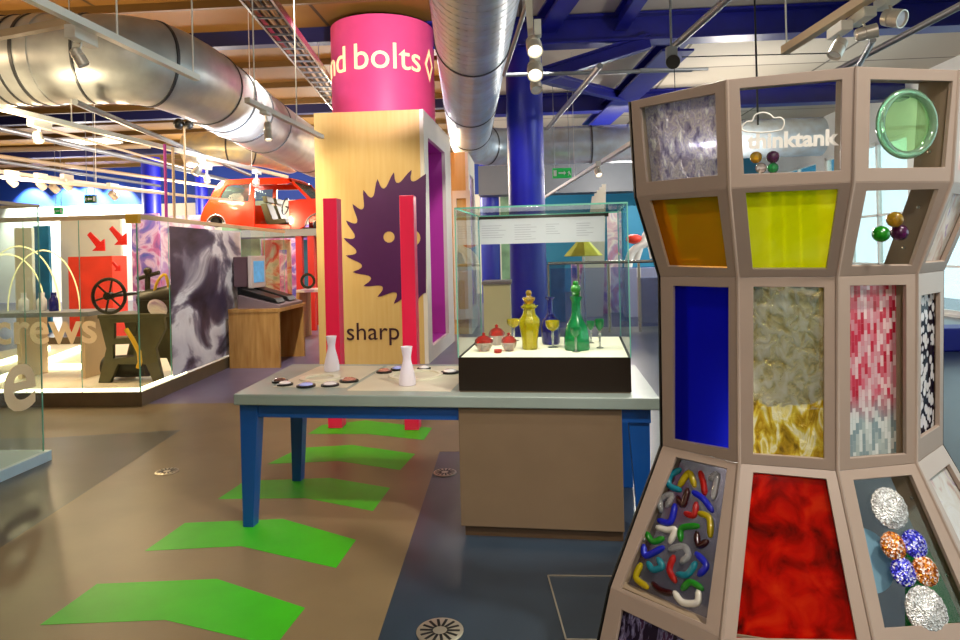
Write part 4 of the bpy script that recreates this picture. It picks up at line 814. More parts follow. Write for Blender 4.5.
# kiosk desk
KY = 9.35; kl, kr = max(atY(229, 340, KY).x, -4.36), atY(279, 340, KY).x; kz = atY(255, 309, KY).z
t = thing('kiosk_desk', 'wooden kiosk desk with a grey sloping console and screen', 'desk', ((kl+kr)/2, KY+.5, 0))
m = MB(); m.box(kl, kr, KY, KY+.06, 0, kz-.05); m.build('side_panel', 'ply2', t)
m = MB(); m.box(kl, kr, KY+1.06, KY+1.12, 0, kz-.05); m.build('side_panel', 'ply2', t)
m = MB(); m.box(kl, kl+.05, KY+.06, KY+1.06, 0, kz-.05); m.build('back_panel', 'ply2', t)
m = MB(); m.box(kl, kr+.02, KY-.01, KY+1.14, kz-.05, kz); m.build('top', 'ply2', t)
m = MB(); zc = kz+.001
m.hexa([(kl+.12, KY+.05, zc), (kr, KY+.05, zc), (kr, KY+1.05, zc), (kl+.12, KY+1.05, zc), (kl+.12, KY+.05, zc+.2), (kr, KY+.05, zc+.04), (kr, KY+1.05, zc+.04), (kl+.12, KY+1.05, zc+.2)]); m.build('console', 'console', t, label='grey sloping console')
a, b = atY(233, 257, KY+.3), atY(264, 288, KY+.3)
t = thing('monitor', 'boxy screen on a stand on the wooden kiosk desk', 'monitor', (a.x+.2, KY+.4, kz))
m = MB(); m.box(a.x, a.x+.24, KY+.3, KY+.75, b.z+.02, a.z); m.build('housing', 'tvside', t, bevel=.01)
m = MB(); sl_ = .12; m.hexa([(a.x+.241, KY+.26, b.z), (a.x+.30, KY+.26, b.z), (a.x+.30, KY+.79, b.z), (a.x+.241, KY+.79, b.z), (a.x+.241, KY+.26, a.z+.01), (a.x+.30, KY+.26, a.z+.01), (a.x+.30, KY+.79, a.z+.01), (a.x+.241, KY+.79, a.z+.01)]); bz = m.build('bezel', 'tvbody', t, bevel=.008)
m = MB(); m.box(a.x+.3005, a.x+.306, KY+.33, KY+.72, b.z+.08, a.z-.07); m.build('screen', 'screen', bz)
m = MB(); m.box(a.x+.04, a.x+.12, KY+.34, KY+.7, kz+.0005, b.z+.02); m.build('stand', 'black', t)
t = thing('control_console', 'pair of black wedge shaped controls on the kiosk desk', 'controls', (kr-.4, KY+.5, kz+.1))
for yy in (.12, .6):
    m = MB(); m.hexa([(kr-.62, KY+yy, kz+.205), (kr-.05, KY+yy, kz+.07), (kr-.05, KY+yy+.32, kz+.07), (kr-.62, KY+yy+.32, kz+.205), (kr-.62, KY+yy, kz+.3), (kr-.1, KY+yy, kz+.14), (kr-.1, KY+yy+.32, kz+.14), (kr-.62, KY+yy+.32, kz+.3)]); m.build('wedge', 'black', t, bevel=.01)
# second desk behind
KY2 = 12.6; a, b = atY(296, 290, KY2), atY(322, 330, KY2); t = thing('side_desk', 'small wooden desk further back left of the timber tower', 'desk', ((a.x+b.x)/2, KY2+.3, 0))
m = MB(); m.box(a.x, b.x, KY2, KY2+.7, a.z-.05, a.z); m.build('top', 'pinkpanel', t)
for xx in (a.x, b.x-.06): m = MB(); m.box(xx, xx+.06, KY2, KY2+.7, 0, a.z-.05); m.build('side_panel', 'ply2', t)
p = atY(308, 290, KY2+.3); m = MB(); m.tube([V((p.x+math.cos(PI*2*j/20)*.13, KY2+.3, a.z+.16+math.sin(PI*2*j/20)*.13)) for j in range(20)], .028, 8, closed=True); solo('ring_toy', m, 'iron', 'dark green upright ring on the small rear desk', 'ring', smooth=True)
#@@CAR
# ================================================================ RED CAR ON ITS RACK
CYY = 14.0; CW = 1.35
def cp(px, py, Y=CYY): return atY(px, py, Y)
t = thing('car', 'bright red small car body with one door missing, raised on a rack', 'car', (cp(265, 228).x, CYY+CW/2, cp(265, 229).z))
def arc(cx, cy, r, a0, a1, n=10): return [(cx+r*math.cos(math.radians(a0+(a1-a0)*i/n)), cy-r*math.sin(math.radians(a0+(a1-a0)*i/n))) for i in range(n+1)]
rearq = [(200, 221), (200.5, 216), (203.5, 208), (209, 200), (214, 190), (218, 184), (222, 181), (226, 180), (254, 178), (254.5, 227)]+[(226, 227)]+arc(216, 224, 9, -10, 190)+[(203, 226)]
rwin = [(219, 201), (221, 194), (226, 186.5), (230, 185), (250, 183.5), (248.5, 201.5)]
door_sill = [(254.5, 224), (292, 225), (292, 229), (254.5, 228)]
roofside = [(254, 178), (286, 177.5), (292, 179), (292, 182), (287, 184), (254, 184.5)]
fwing = [(288.5, 201), (300, 199), (315, 198.5), (335, 201), (345, 206), (348, 216), (347, 226), (333, 227)]+arc(319, 227, 13.5, 5, 175)+[(301, 229), (289, 229)]
apil = [(288, 179), (291, 179), (311, 198.5), (307, 199)]
for far in (0, 1):
    YY = CYY+far*CW; X = lambda L: [V((cp(x, y).x, YY, cp(x, y).z)) for x, y in L]; th = (0, .05 if not far else -.05, 0)
    m = MB(); m.plate(X(rearq), [X(rwin)], th); m.build('rear_wing', 'carred', t, bevel=.012)
    m = MB(); m.add([p+V((0, .02 if not far else -.02, 0)) for p in X(rwin)], [tuple(range(len(rwin)))]); m.build('side_window', 'carglass', t)
    m = MB(); m.plate(X(door_sill), (), th); m.build('sill', 'carred', t, bevel=.01)
    m = MB(); m.plate(X(fwing), (), th); m.build('front_wing', 'carred', t, bevel=.012)
    m = MB(); m.plate(X(apil), (), th); m.plate(X(roofside), (), th); m.build('roof_pillar', 'carred', t)
    tr_ = MB(); tr_.tube(X(arc(216, 224, 9.3, -5, 185, 16)), .014, 8); tr_.build('arch_trim', 'railsteel', t, smooth=True); tr_ = MB(); tr_.tube(X(arc(319, 227, 13.8, 5, 175, 16)), .016, 8); tr_.build('arch_trim', 'railsteel', t, smooth=True)
def loft(L, name, mat, crown=.04, y0=.05, y1=CW-.05):
    m = MB(); vs = []; fs = []; n = 7
    for x, y in L:
        p = cp(x, y)
        for j in range(n): s = j/(n-1); vs.append(V((p.x, CYY+y0+(y1-y0)*s, p.z+crown*(1-(2*s-1)**2))))
    for i in range(len(L)-1): fs += [(i*n+j, i*n+j+1, (i+1)*n+j+1, (i+1)*n+j) for j in range(n-1)]
    m.add(vs, fs); o = m.build(name, mat, t, smooth=True); s = o.modifiers.new('solid', 'SOLIDIFY'); s.thickness = .02; return o
loft([(220, 182.5), (222, 181), (226, 180), (254, 178.2), (286, 177.7), (291, 179)], 'roof', 'carred')
loft([(200.5, 220), (203.5, 208.5), (207.5, 203)], 'boot_lid', 'carred', .0)
loft([(208, 202), (219, 183.5)], 'rear_screen', 'carglass', 0)
loft([(309.5, 198), (291.5, 180.5)], 'windscreen', 'carglass', 0)
loft([(308, 199), (320, 198), (335, 200.5), (345, 206), (348, 216), (347, 226)], 'bonnet', 'carred', .03)
loft([(206, 225), (230, 226), (292, 228), (330, 227)], 'floor_pan', 'black', 0)
m = MB(); p = cp(319, 224, CYY+.2); m.lathe([(.1, -.08), (.13, -.04), (.13, .06), (.06, .08)], V((p.x, CYY+.22, p.z-.02)), 20, axis=(0, 1, 0)); m.build('wheel_hub', 'dark', t, smooth=True)
m = MB(); p = cp(216, 222, CYY+.2); m.lathe([(.1, -.08), (.12, 0), (.1, .08)], V((p.x, CYY+.22, p.z)), 20, axis=(0, 1, 0)); m.build('wheel_hub', 'dark', t, smooth=True)
for yy in (.22, .78):
    q = lambda x, y, d: V((cp(x, y).x, CYY+yy+d, cp(x, y).z)); st_ = MB()
    for A_ in (((256, 203), (262.5, 202.5), (269, 220), (262, 223)), ((262, 219.5), (281, 218), (283, 222.5), (263, 225)), ((257.5, 195.5), (262, 195), (264, 201.5), (259.5, 202))):
        st_.hexa([q(x, y, .0) for x, y in A_]+[q(x, y, .4) for x, y in A_])
    st_.build('seat', 'seat', t, bevel=.02)
m = MB(); p = cp(286, 205, CYY+.45); cc = V((p.x, CYY+.42, cp(284, 205).z)); ax1 = V((.25, 0, .97)); m.tube([cc+V((0, 1, 0))*.18*math.cos(2*PI*j/20)+ax1*.18*math.sin(2*PI*j/20) for j in range(20)], .014, 8, closed=True); m.tube([cc, cc+V((.3, 0, -.12))], .016, 8); m.build('steering_wheel', 'black', t, smooth=True)
zc = cp(265, 229.5).z
a, b = cp(205, 229).x, cp(345, 229).x
t = thing('car_rack', 'red steel rack with upright posts carrying the red car', 'rack', ((a+b)/2, CYY+.7, 0))
m = MB(); m.box(a, b, CYY+.02, CYY+.14, zc-.16, zc-.004); m.box(a, b, CYY+CW-.14, CYY+CW-.02, zc-.16, zc-.004); 
for xx in (a, (a+b)/2, b-.12): m.box(xx, xx+.12, CYY+.14, CYY+CW-.14, zc-.15, zc-.02)
m.build('deck', 'greypipe', t, label='grey deck')
for px in (298, 310, 340):
    for yy in (.03, CW-.15): x_ = cp(px, 240).x; m = MB(); m.box(x_-.07, x_+.07, CYY+yy, CYY+yy+.12, 0, zc-.16); m.build('post', 'red', t)
#@@CEILING
# ================================================================ DUCTS
def duct(path, r, name, mat, label, seams, group='metal air ducts', rib=None):
    P = smooth_path([V(p) for p in path], 6); c0 = P[0]
    t = thing(name, label, 'air duct', c0, group)
    m = MB(); m.tube(P, r, 40); m.build('pipe', mat, t, smooth=True)
    L = [0]
    for i in range(1, len(P)): L.append(L[-1]+(P[i]-P[i-1]).length)
    def at(s):
        for i in range(1, len(P)):
            if L[i] >= s: f_ = (s-L[i-1])/(L[i]-L[i-1]); return P[i-1].lerp(P[i], f_), (P[min(i+1, len(P)-1)]-P[max(i-2, 0)]).normalized()
        return P[-1], (P[-1]-P[-2]).normalized()
    def topx(p): q = p-EYE; x_, y_, z_ = q.dot(_r), q.dot(_f), q.z; u_, v_ = x_/y_, z_/y_; return CX+F*(u_*math.cos(ROLL)-v_*math.sin(ROLL)), CY-F*(u_*math.sin(ROLL)+v_*math.cos(ROLL))
    for (ax_, tv), w in seams:
        best = min(range(400), key=lambda i_: abs(topx(at(L[-1]*i_/400)[0])[ax_]-tv)); s = L[-1]*best/400
        p, d = at(s); m = MB(); m.tube([p-d*w/2, p+d*w/2], r+.012, 40); m.build('seam_band', 'seam' if w < .05 else mat, t, smooth=True)
    if rib:
        m = MB(); s = rib[0]
        while s < rib[1]: p, d = at(s); m.tube([p-d*.01, p+d*.01], r+.0025, 32); s += rib[2]
        m.build('spiral_ribs', mat, t, smooth=True)
    return t
z = 3.7
P = [atZ(-150, 60, z+.1), atZ(-40, 64, z), atZ(60, 60, z), atZ(140, 62, z), atZ(188, 78, z), atZ(225, 100, z), atZ(262, 124, z), atZ(296, 144, z), atZ(318, 156, z)]
duct(P, .45, 'air_duct', 'duct', 'big shiny metal duct bending across the upper left corner', [((0, 14), .02), ((0, 28), .02), ((0, 42), .03), ((0, 50), .09), ((0, 92), .02), ((0, 152), .03), ((0, 205), .02), ((0, 221), .04), ((0, 232), .1), ((0, 241), .04), ((0, 262), .02), ((0, 306), .03)], rib=(9.2, 13.5, .14))
z = 4.1
P = [atZ(478, -190, z), atZ(476, -60, z), atZ(474, 0, z), atZ(471, 80, z), atZ(470, 125, z), atZ(470, 140, z)]
e0 = P[-1]; P += [e0+V((.15, .7, 0)), e0+V((.75, 1.15, 0)), e0+V((2, 1.2, 0)), e0+V((8, 1.2, 0))]
duct(P, .44, 'air_duct', 'duct2', 'large ribbed metal duct running back overhead and turning right', [((1, 38), .03), ((1, 100), .03), ((1, 128), .03), ((0, 488), .03), ((0, 540), .03), ((0, 590), .03)], rib=(.5, 20, .16))
z = 3.9
P = [atZ(190, 150, z), atZ(232, 148, z), atZ(262, 150, z), atZ(290, 158, z)]
duct(P, .36, 'air_duct', 'duct_goldlit', 'smaller golden lit duct behind the big one', [((0, 232), .03), ((0, 250), .03)])
a, b = atY(478, 166, 19.5), atY(660, 190, 19.5); t = thing('flat_duct', 'flat rectangular grey duct under the round one at the back', 'air duct', (a.x+2, 19.9, a.z), 'metal air ducts')
m = MB(); m.box(a.x, b.x+1, 19.5, 20.3, b.z, a.z); m.build('body', 'flatgrey', t)
for x_ in (a.x+.3, b.x): m = MB(); m.tube([V((x_, 19.9, a.z)), V((x_, 19.9, CE-.002))], .015, 6); m.build('hanger', 'greypipe', t)
# ================================================================ TRACKS AND SPOTLIGHTS
def track(pa, pb, z, w, mat, label, rods=(), name='lighting_track', zb=None):
    a, b = atZ(*pa, z), atZ(*pb, z if zb is None else zb); t = thing(name, label, 'lighting track', a, 'lighting tracks'); m = MB(); m.bar(a, b, w, w*.9); m.build('rail', mat, t)
    for s in rods: p = a.lerp(b, s); q = MB(); q.tube([p, V((p.x, p.y, CE-.002))], .006, 6); q.build('hanging_rod', 'white', t)
    return a, b
track((20, -7), (197, 78), 3.0, .05, 'white', 'white lighting track crossing the upper left corner', (.45, .97))
track((-30, 41), (70, 22), 3.05, .05, 'trackwarm', 'short cream lighting track in the top left corner', (.3,))
track((-40, 98), (287, 177), 3.0, .055, 'white', 'long white lighting track sloping down towards the red car', (.2, .8))
track((247, 100), (322, 137), 3.0, .05, 'track', 'white lighting track left of the pink drum', (.08, .6))
track((-20, 169), (163, 193), 3.0, .06, 'white', 'far white lighting track in front of the blue wall', (.55,))
track((0, 177), (230, 200), 2.8, .05, 'track', 'farthest white lighting track below the other one at left')
track((527, -30), (533.5, 82), 3.25, .045, 'track', 'white lighting track coming straight overhead in the middle', (.5,))
track((895, -20), (785, 50), 3.0, .06, 'trackwarm', 'cream lighting track above the glass art screen', (.98, .3))
track((632, 143), (545, 197), 3.0, .06, 'track', 'pale lighting track left of the glass art screen', (.5,))
track((700, -12), (735, -30), 3.0, .05, 'track', 'short lighting track above the frame') if False else None
# pipes and conduits
def pipe(pa, pb, z, r, mat, label, zb=None):
    a, b = atZ(*pa, z), atZ(*pb, z if zb is None else zb); m = MB(); m.tube([a, b], r, 10); return solo('ceiling_pipe', m, mat, label, 'pipe', 'pipes and bars under the ceiling', smooth=True)
pipe((75, 102), (250, 175), 3.15, .03, 'greypipe', 'thin grey pipe passing under the big left duct')
pipe((-20, 124), (240, 183), 4.0, .05, 'greypipe', 'grey conduit below the left track')
pipe((40, 127), (200, 172), 4.3, .03, 'trackwarm', 'thin tan conduit beside the ceiling light')
pipe((-10, 155), (240, 190), 4.0, .05, 'trackwarm', 'tan pipe low under the ceiling at far left')
pipe((0, 150), (150, 146), 4.4, .06, 'trackwarm', 'level tan pipe across the far left ceiling')
pipe((-10, 160), (160, 186), 3.6, .035, 'greypipe', 'grey conduit just above the far white track')
pipe((735, -8), (668, 52), 3.6, .035, 'greypipe', 'sloping grey pole above the pulley')
pipe((505, 79), (562, -10), 3.7, .022, 'greypipe', 'thin grey bar leaning beside the overhead lamps') if False else None
pipe((504, 75), (528, 0), 3.45, .02, 'greypipe', 'thin grey bar right beside the ribbed duct')
pipe((505, 75), (692, 70), 4.1, .028, 'greypipe', 'level grey bar in front of the blue struts')
pipe((600, 66), (548, 128), 3.9, .04, 'greypipe', 'sloping grey box bar below the level bar')
pipe((975, -2), (838, 70), 3.4, .03, 'greypipe', 'long grey bar sloping to the lamp cluster at right')
pipe((873, 40), (855, 72), 3.3, .025, 'greypipe', 'short grey brace under the right lamp cluster')
pipe((640, 70), (708, 69), 3.9, .02, 'greypipe', 'short grey bar behind the black pulley')
m = MB(); m.tube([atY(754.5, -5, 5.5), atY(758, 125, 5.5)], .008, 6); solo('hanging_cable', m, 'black', 'thin black cable hanging behind the thinktank pane', 'cable')
p = atZ(673, 62, 3.4); t = thing('pulley', 'black pulley wheel with a stretched rope hanging from the ceiling', 'pulley', p)
m = MB(); dr_ = (EYE-p).normalized(); m.lathe([(.065, -.02), (.07, 0), (.065, .02)], p, 24, axis=dr_); m.build('wheel', 'black', t, smooth=True)
m = MB(); m.box(p.x-.05, p.x+.05, p.y+.02, p.y+.1, p.z+.02, p.z+.16); m.tube([p+V((0, .06, .15)), V((p.x, p.y+.06, CE-.002))], .012, 8); m.build('bracket', 'greypipe', t)
m = MB(); m.tube([p+V((.01, -.005, -.06)), V((p.x+.012, p.y-.005, p.z-.35))], .004, 6); m.build('cord', 'black', t)
m = MB(); m.tube([atZ(682, 57, 3.4), atZ(838, 53, 3.2)], .005, 6); m.build('wire_rope', 'black', t)
# cable tray
a, b = atZ(236, -9, 4.6), atZ(345, 122, 4.6); dirv = (b-a).normalized(); sd = V((dirv.y, -dirv.x, 0)).normalized()
t = thing('cable_tray', 'long metal cable tray running from the top edge to the drum', 'cable tray', a)
m = MB(); m.bar(a, b, .03, .1); m.bar(a+sd*.35, b+sd*.35, .03, .1); m.build('side_rail', 'railsteel', t)
for k in range(24): m = MB(); p = a.lerp(b, (k+.5)/24); m.bar(p+V((0, 0, -.03)), p+sd*.35+V((0, 0, -.03)), .03, .02); m.build('rung', 'greypipe', t)
for k in range(5): m = MB(); o_ = sd*(.06+.055*k)+V((0, 0, .01)); m.tube([a+o_, a.lerp(b, .3)+o_+V((.02, 0, .01)), a.lerp(b, .7)+o_+V((-.02, 0, 0)), b+o_], .018, 6); m.build('cable', 'trackwarm' if k % 2 else 'brownblack', t, smooth=True)
for s_ in (.15, .5, .85): m = MB(); p = a.lerp(b, s_)+sd*.175; m.tube([p, V((p.x, p.y, CE-.002))], .008, 6); m.build('hanger', 'greypipe', t)
# spotlights
def spot(px, py, z, aim, label, r=5, L=15, on=True, up=(0, -14), bx=(16, 9)):
    """r, L: can radius and length; up: offset of the adaptor; bx: adaptor size (all as seen, in photo pixels)"""
    c = atZ(px, py, z); k = mpx(c); t = thing('spotlight', label, 'spotlight', c, 'track spotlights'); d = V(aim).normalized(); r *= k; L *= k
    m = MB(); m.lathe([(r*.6, -L*.5), (r*.9, -L*.42), (r, -L*.1), (r*.9, -L*.07), (r*.9, -L*.02), (r, 0), (r, L*.5), (r*.88, L*.5), (r*.8, L*.36)], c, 24, axis=d); m.build('can', 'lamp', t, smooth=True)
    m = MB(); m.lathe([(r*.84, L*.38), (r*.5, L*.42), (.001, L*.43)], c, 20, axis=d); m.build('lens', 'lens' if on else 'frost', t, smooth=True, label='glowing lamp front' if on else None)
    tp = c+_r*(up[0]*k)+V((0, 0, -up[1]*k)); m = MB(); m.tube([c+V((0, 0, r*.5)), tp], max(.008, 1.2*k), 8); m.build('stem', 'lamp', t, smooth=True)
    m = MB(); w_ = bx[0]*k/2; h_ = bx[1]*k; m.box(tp.x-min(w_, .035), tp.x+min(w_, .035), tp.y-w_*1.6, tp.y+w_*1.6, tp.z-h_*.3, tp.z+h_*.7); m.build('adaptor', 'white', t, bevel=.004)
    return c
spot(79, 57, 2.86, (.45, .3, -1), 'spotlight under the white track in the top left corner', 6, 18, False, (3, -18), (22, 13))
spot(38, 137, 2.82, (.5, -.3, -1), 'spotlight hanging from the long white track at far left', 4.5, 11, True, (2, -11), (16, 8))
spot(268, 131, 2.8, (.15, -.3, -1), 'spotlight on the short track left of the timber tower', 4, 20, True, (-2, -18), (8, 6))
spot(197, 171, 2.75, (-.4, -.4, -1), 'left of two small spotlights above the raised car', 4, 9, True, (2, -9), (12, 5))
spot(207, 179, 2.68, (.3, -.4, -1), 'right of two small spotlights above the raised car', 3, 8, True, (0, -11), (8, 5))
spot(256, 182, 2.72, (0, -.5, -1), 'spotlight directly over the roof of the red car', 3.2, 8, False, (1, -9), (8, 4))
spot(534, 46, 3.1, (.1, -.75, -.8), 'topmost of three spotlights in the middle overhead', 8, 22, True, (4, -14), (7, 16))
spot(535, 70, 3.1, (0, -.75, -.8), 'middle of three spotlights overhead, lit', 8, 20, True, (3, -12), (6, 14))
spot(536, 86, 3.12, (.1, -.6, -.9), 'lowest of three spotlights overhead above the blue column', 6, 12, False, (0, -7), (5, 8))
spot(838, 48, 2.8, (-.5, -.2, -.8), 'lowest of the three chrome spotlights over the art screen', 7, 20, False, (2, -16), (20, 10))
spot(866, 33, 2.85, (.9, -.3, .15), 'middle chrome spotlight over the art screen', 7, 20, False, (-4, -14), (22, 10))
spot(893, 18, 2.9, (.5, -.8, -.4), 'topmost chrome spotlight over the art screen, at right', 9, 20, False, (-4, -16), (22, 11))
spot(598, 172, 2.7, (.2, -.6, -.8), 'spotlight on the pale track left of the art screen', 3.5, 9, True, (0, -7), (6, 5))
for px, py, lb in ((12, 182, 'leftmost spotlight washing the blue wall'), (41, 185, 'second spotlight from left washing the blue wall'), (54, 188, 'third spotlight from left by the blue wall'), (67, 186, 'fourth spotlight from left washing the blue wall'), (113, 195, 'rightmost spotlight by the blue wall, right of the exit sign')):
    spot(px, py, 2.8, (.2, .9, -.7), lb, 3.6, 9, True, (0, -8), (9, 5))
# ceiling light panel, motors, exit signs
a = atZ(100, 142, CE-.01); m = MB(); m.box(a.x-.7, a.x+.7, a.y-.9, a.y+.9, CE-.06, CE-.002); t = thing('ceiling_light', 'square ceiling light panel glowing above the left conduits', 'ceiling light', (a.x, a.y, CE-.06)); m.build('frame', 'track', t)
m = MB(); m.box(a.x-.62, a.x+.62, a.y-.82, a.y+.82, CE-.07, CE-.0605); m.build('diffuser', 'lens', t)
yc = EY+1
for _i in range(12): p = atX(184, 124, EX-.06*(yc-EY)-.025); yc = p.y
t = thing('pole_camera', 'small black camera pair on a thin pole rising from the enclosure rail', 'camera', (p.x, p.y, ET))
k = mpx(p); m = MB(); m.ball(p+V((-4.5*k, -.02, 0)), 5.5*k, 14); m.build('housing', 'black', t, smooth=True)
m = MB(); m.ball(p+V((5*k, 0, -1*k)), 4.5*k, 12); m.build('lens_unit', 'dark', t, smooth=True)
m = MB(); m.tube([V((p.x, p.y, ET+.001)), p], .015, 8); m.build('pole', 'trackwarm', t, smooth=True)
for px, mt, lb in ((174, 'trackwarm', 'thin cream pole standing on the enclosure rail left of the car'), (166, 'magenta', 'thin purple pole standing on the rail by the far blue column')):
    yc = EY+1
    for _i in range(12): p = atX(px, 200, EX-.06*(yc-EY)-.025); yc = p.y
    m = MB(); m.tube([V((p.x, p.y, ET+.001)), V((p.x, p.y, 3.0))], .018, 8); solo('support_pole', m, mt, lb, 'pole', smooth=True)
def exitsign(px, py, Y, w, h, mat, label, arrow=1):
    c = atY(px, py, Y); k = mpx(c); t = thing('exit_sign', label, 'exit sign', c, 'green exit signs'); x0, x1 = c.x-w*k/2, c.x+w*k/2; z0, z1 = c.z-h*k/2, c.z+h*k/2
    m = MB(); m.box(x0, x1, Y, Y+.06, z0, z1); m.build('panel', mat, t)
    m = MB(); W, Hh = x1-x0, z1-z0; f = lambda u, v: V((x0+W*(u if arrow > 0 else 1-u), Y-.003, z0+Hh*v))
    m.plate([f(.32, .42), (f(.6, .42)), f(.6, .28), f(.72, .5), f(.6, .72), f(.6, .58), f(.32, .58)][::1], (), (0, -.002, 0))
    m.plate([f(.8, .2), f(.84, .2), f(.88, .42), f(.93, .25), f(.96, .28), f(.92, .5), f(.9, .68), f(.84, .66), f(.79, .5), f(.81, .48), f(.84, .56), f(.85, .42)], (), (0, -.002, 0))
    m.plate([f(.06, .2), f(.22, .2), f(.22, .8), f(.06, .8)], (), (0, -.002, 0)); m.build('pictogram', 'white', t, label='white running figure, door and arrow')
    m = MB(); m.tube([V((x0+.05, Y+.03, z1)), V((x0+.05, Y+.03, CE-.002))], .008, 6); m.tube([V((x1-.05, Y+.03, z1)), V((x1-.05, Y+.03, CE-.002))], .008, 6); m.build('hanger', 'greypipe', t)
exitsign(562, 173, 15, 19, 10, 'exit', 'green exit sign hanging right of the big blue column')
exitsign(90, 199, 16, 12, 8, 'exitdark', 'dark green exit sign hanging in front of the blue wall', -1)
exitsign(58, 211, 20, 9, 7, 'exit', 'small bright green exit sign low before the blue wall', -1)
#@@BACKRIGHT
# ================================================================ BEHIND THE CASE AND THE RIGHT
a = atY(483, 282, 9.6); b = atY(511, 340, 9.6)
t = thing('pedestal', 'wooden pedestal with dark top seen through the left of the case', 'pedestal', ((a.x+b.x)/2, 9.9, 0))
m = MB(); m.box(a.x, b.x, 9.6, 10.3, 0, a.z-.04); m.build('body', 'paleply', t)
m = MB(); m.box(a.x-.02, b.x+.02, 9.58, 10.32, a.z-.04, a.z); m.build('top', 'console', t)
# glass balustrade
ry = 13.0; a = atY(548, 262, ry); b = atY(700, 266, ry)
t = thing('balustrade', 'glass balustrade with a steel handrail behind the display case', 'balustrade', ((a.x+b.x)/2, ry, 0)); rz = a.z-.03
m = MB(); m.tube([V((a.x, ry, rz)), V((b.x, ry, rz))], .03, 12); m.build('handrail', 'railsteel', t, smooth=True)
n_ = 5
for k in range(n_+1): x_ = a.x+(b.x-a.x)*k/n_; m = MB(); m.box(x_-.02, x_+.02, ry-.03, ry+.03, 0, rz-.03); m.build('post', 'railsteel', t)
for k in range(n_): x0 = a.x+(b.x-a.x)*k/n_+.04; x1 = a.x+(b.x-a.x)*(k+1)/n_-.04; m = MB(); m.add([(x0, ry, .1), (x1, ry, .1), (x1, ry, rz-.1), (x0, ry, rz-.1)], [(0, 1, 2, 3)]); m.build('glass_pane', glass('balglass', 'b8c0e8', .5, haze=.1, hazecol='9aa0d8') if k == 0 else bpy.data.materials['balglass'], t)
# tent like lantern, umbrella exhibit, panels
a = atY(585, 262, 16); b = atY(603, 184, 16); cx_ = atY(597, 220, 16).x
t = thing('sail_sculpture', 'tall cream fan of slats rising behind the display case', 'sculpture', (cx_, 16, 0))
for k in range(5):
    x0 = atY(579+k*5, 262, 16).x; x1 = atY(594+k*2.6, 184+abs(k-3)*2, 16).x; zt = atY(597, 184+(4-k)*3, 16).z; m = MB(); m.hexa([(x0-.1, 16+k*.02, .0), (x0+.08, 16+k*.02, .0), (x0+.08, 16.02+k*.02, .0), (x0-.1, 16.02+k*.02, .0), (x1-.05, 16+k*.02, zt), (x1+.05, 16+k*.02, zt), (x1+.05, 16.02+k*.02, zt), (x1-.05, 16.02+k*.02, zt)]); m.build('slat', 'wframe', t)
p = atY(583, 240, 14.2); t = thing('parasol', 'yellow and green parasol behind the right of the display case', 'parasol', (p.x, 14.2, 0)); zt = p.z+.12
m = MB(); n = 8; R = 19*14.2/F; vs = [V((p.x, 14.2, zt))]+[V((p.x+R*math.cos(2*PI*j/n), 14.2+R*math.sin(2*PI*j/n), zt-.45)) for j in range(n)]; m.add(vs, [(0, j+1, (j+1) % n+1) for j in range(n)]); o = m.build('canopy', pmat('parasol_cloth', 'e0d440', .6, var=.3, scale=2), t); s = o.modifiers.new('s', 'SOLIDIFY'); s.thickness = .02
m = MB(); m.tube([V((p.x, 14.2, 0)), V((p.x, 14.2, zt-.02))], .025, 8); m.build('pole', 'railsteel', t)
board('display_board', 607, 624, 212, 330, 17, 'pinkpanel', 'mauve display board right behind the glass case', 'display board')
board('display_board', 545, 566, 262, 330, 15, 'tealpanel', 'low teal display board right of the blue column', 'display board')
board('display_board', 500, 512, 190, 330, 22, 'greenpanel', 'green display board left of the large blue column', 'display board')
board('display_cabinet', 572, 608, 262, 330, 16.8, 'violetpanel', 'low violet cabinet behind the green decanter', 'cabinet', .4)
board('display_cabinet', 640, 668, 278, 340, 14.5, 'railsteel', 'pale metal cabinet beyond the balustrade', 'cabinet', .4)
board('display_wall', 623, 680, 206, 330, 20, 'teal', 'bright teal blue wall section behind the red and white figure', 'display wall', .2)
p = atY(640, 255, 16); zz = p.z
t = thing('rocking_figure', 'white curved exhibit with an orange red cap before the teal wall', 'exhibit', (p.x, 16, 0))
k = 16/F; m = MB(); m.tube(smooth_path([atY(x, y, 16) for x, y in ((628, 268), (631, 254), (640, 246), (650, 244), (654, 258))]), 4*k, 10); m.tube(smooth_path([atY(x, y, 16) for x, y in ((636, 262), (643, 240), (647, 232))]), 3*k, 10); m.build('body', 'white', t, smooth=True)
m = MB(); q = atY(634, 239, 16); m.ball(q, 8*k, 14, (1, .6, .6)); m.build('cap', 'redpanel', t, smooth=True)
m = MB(); q = atY(634, 268, 16); m.box(p.x-.4, p.x+.4, 15.8, 16.2, 0, q.z); m.build('stand', 'white', t)
# chairs / coil at far right by the window
p = atZ(934, 352, 0); m = MB(); m.box(p.x, p.x+1.2, p.y, p.y+.5, 0, .34); solo('low_bench', m, 'blue', 'bright blue low bench by the windows right of the art screen', 'bench', bevel=.02)
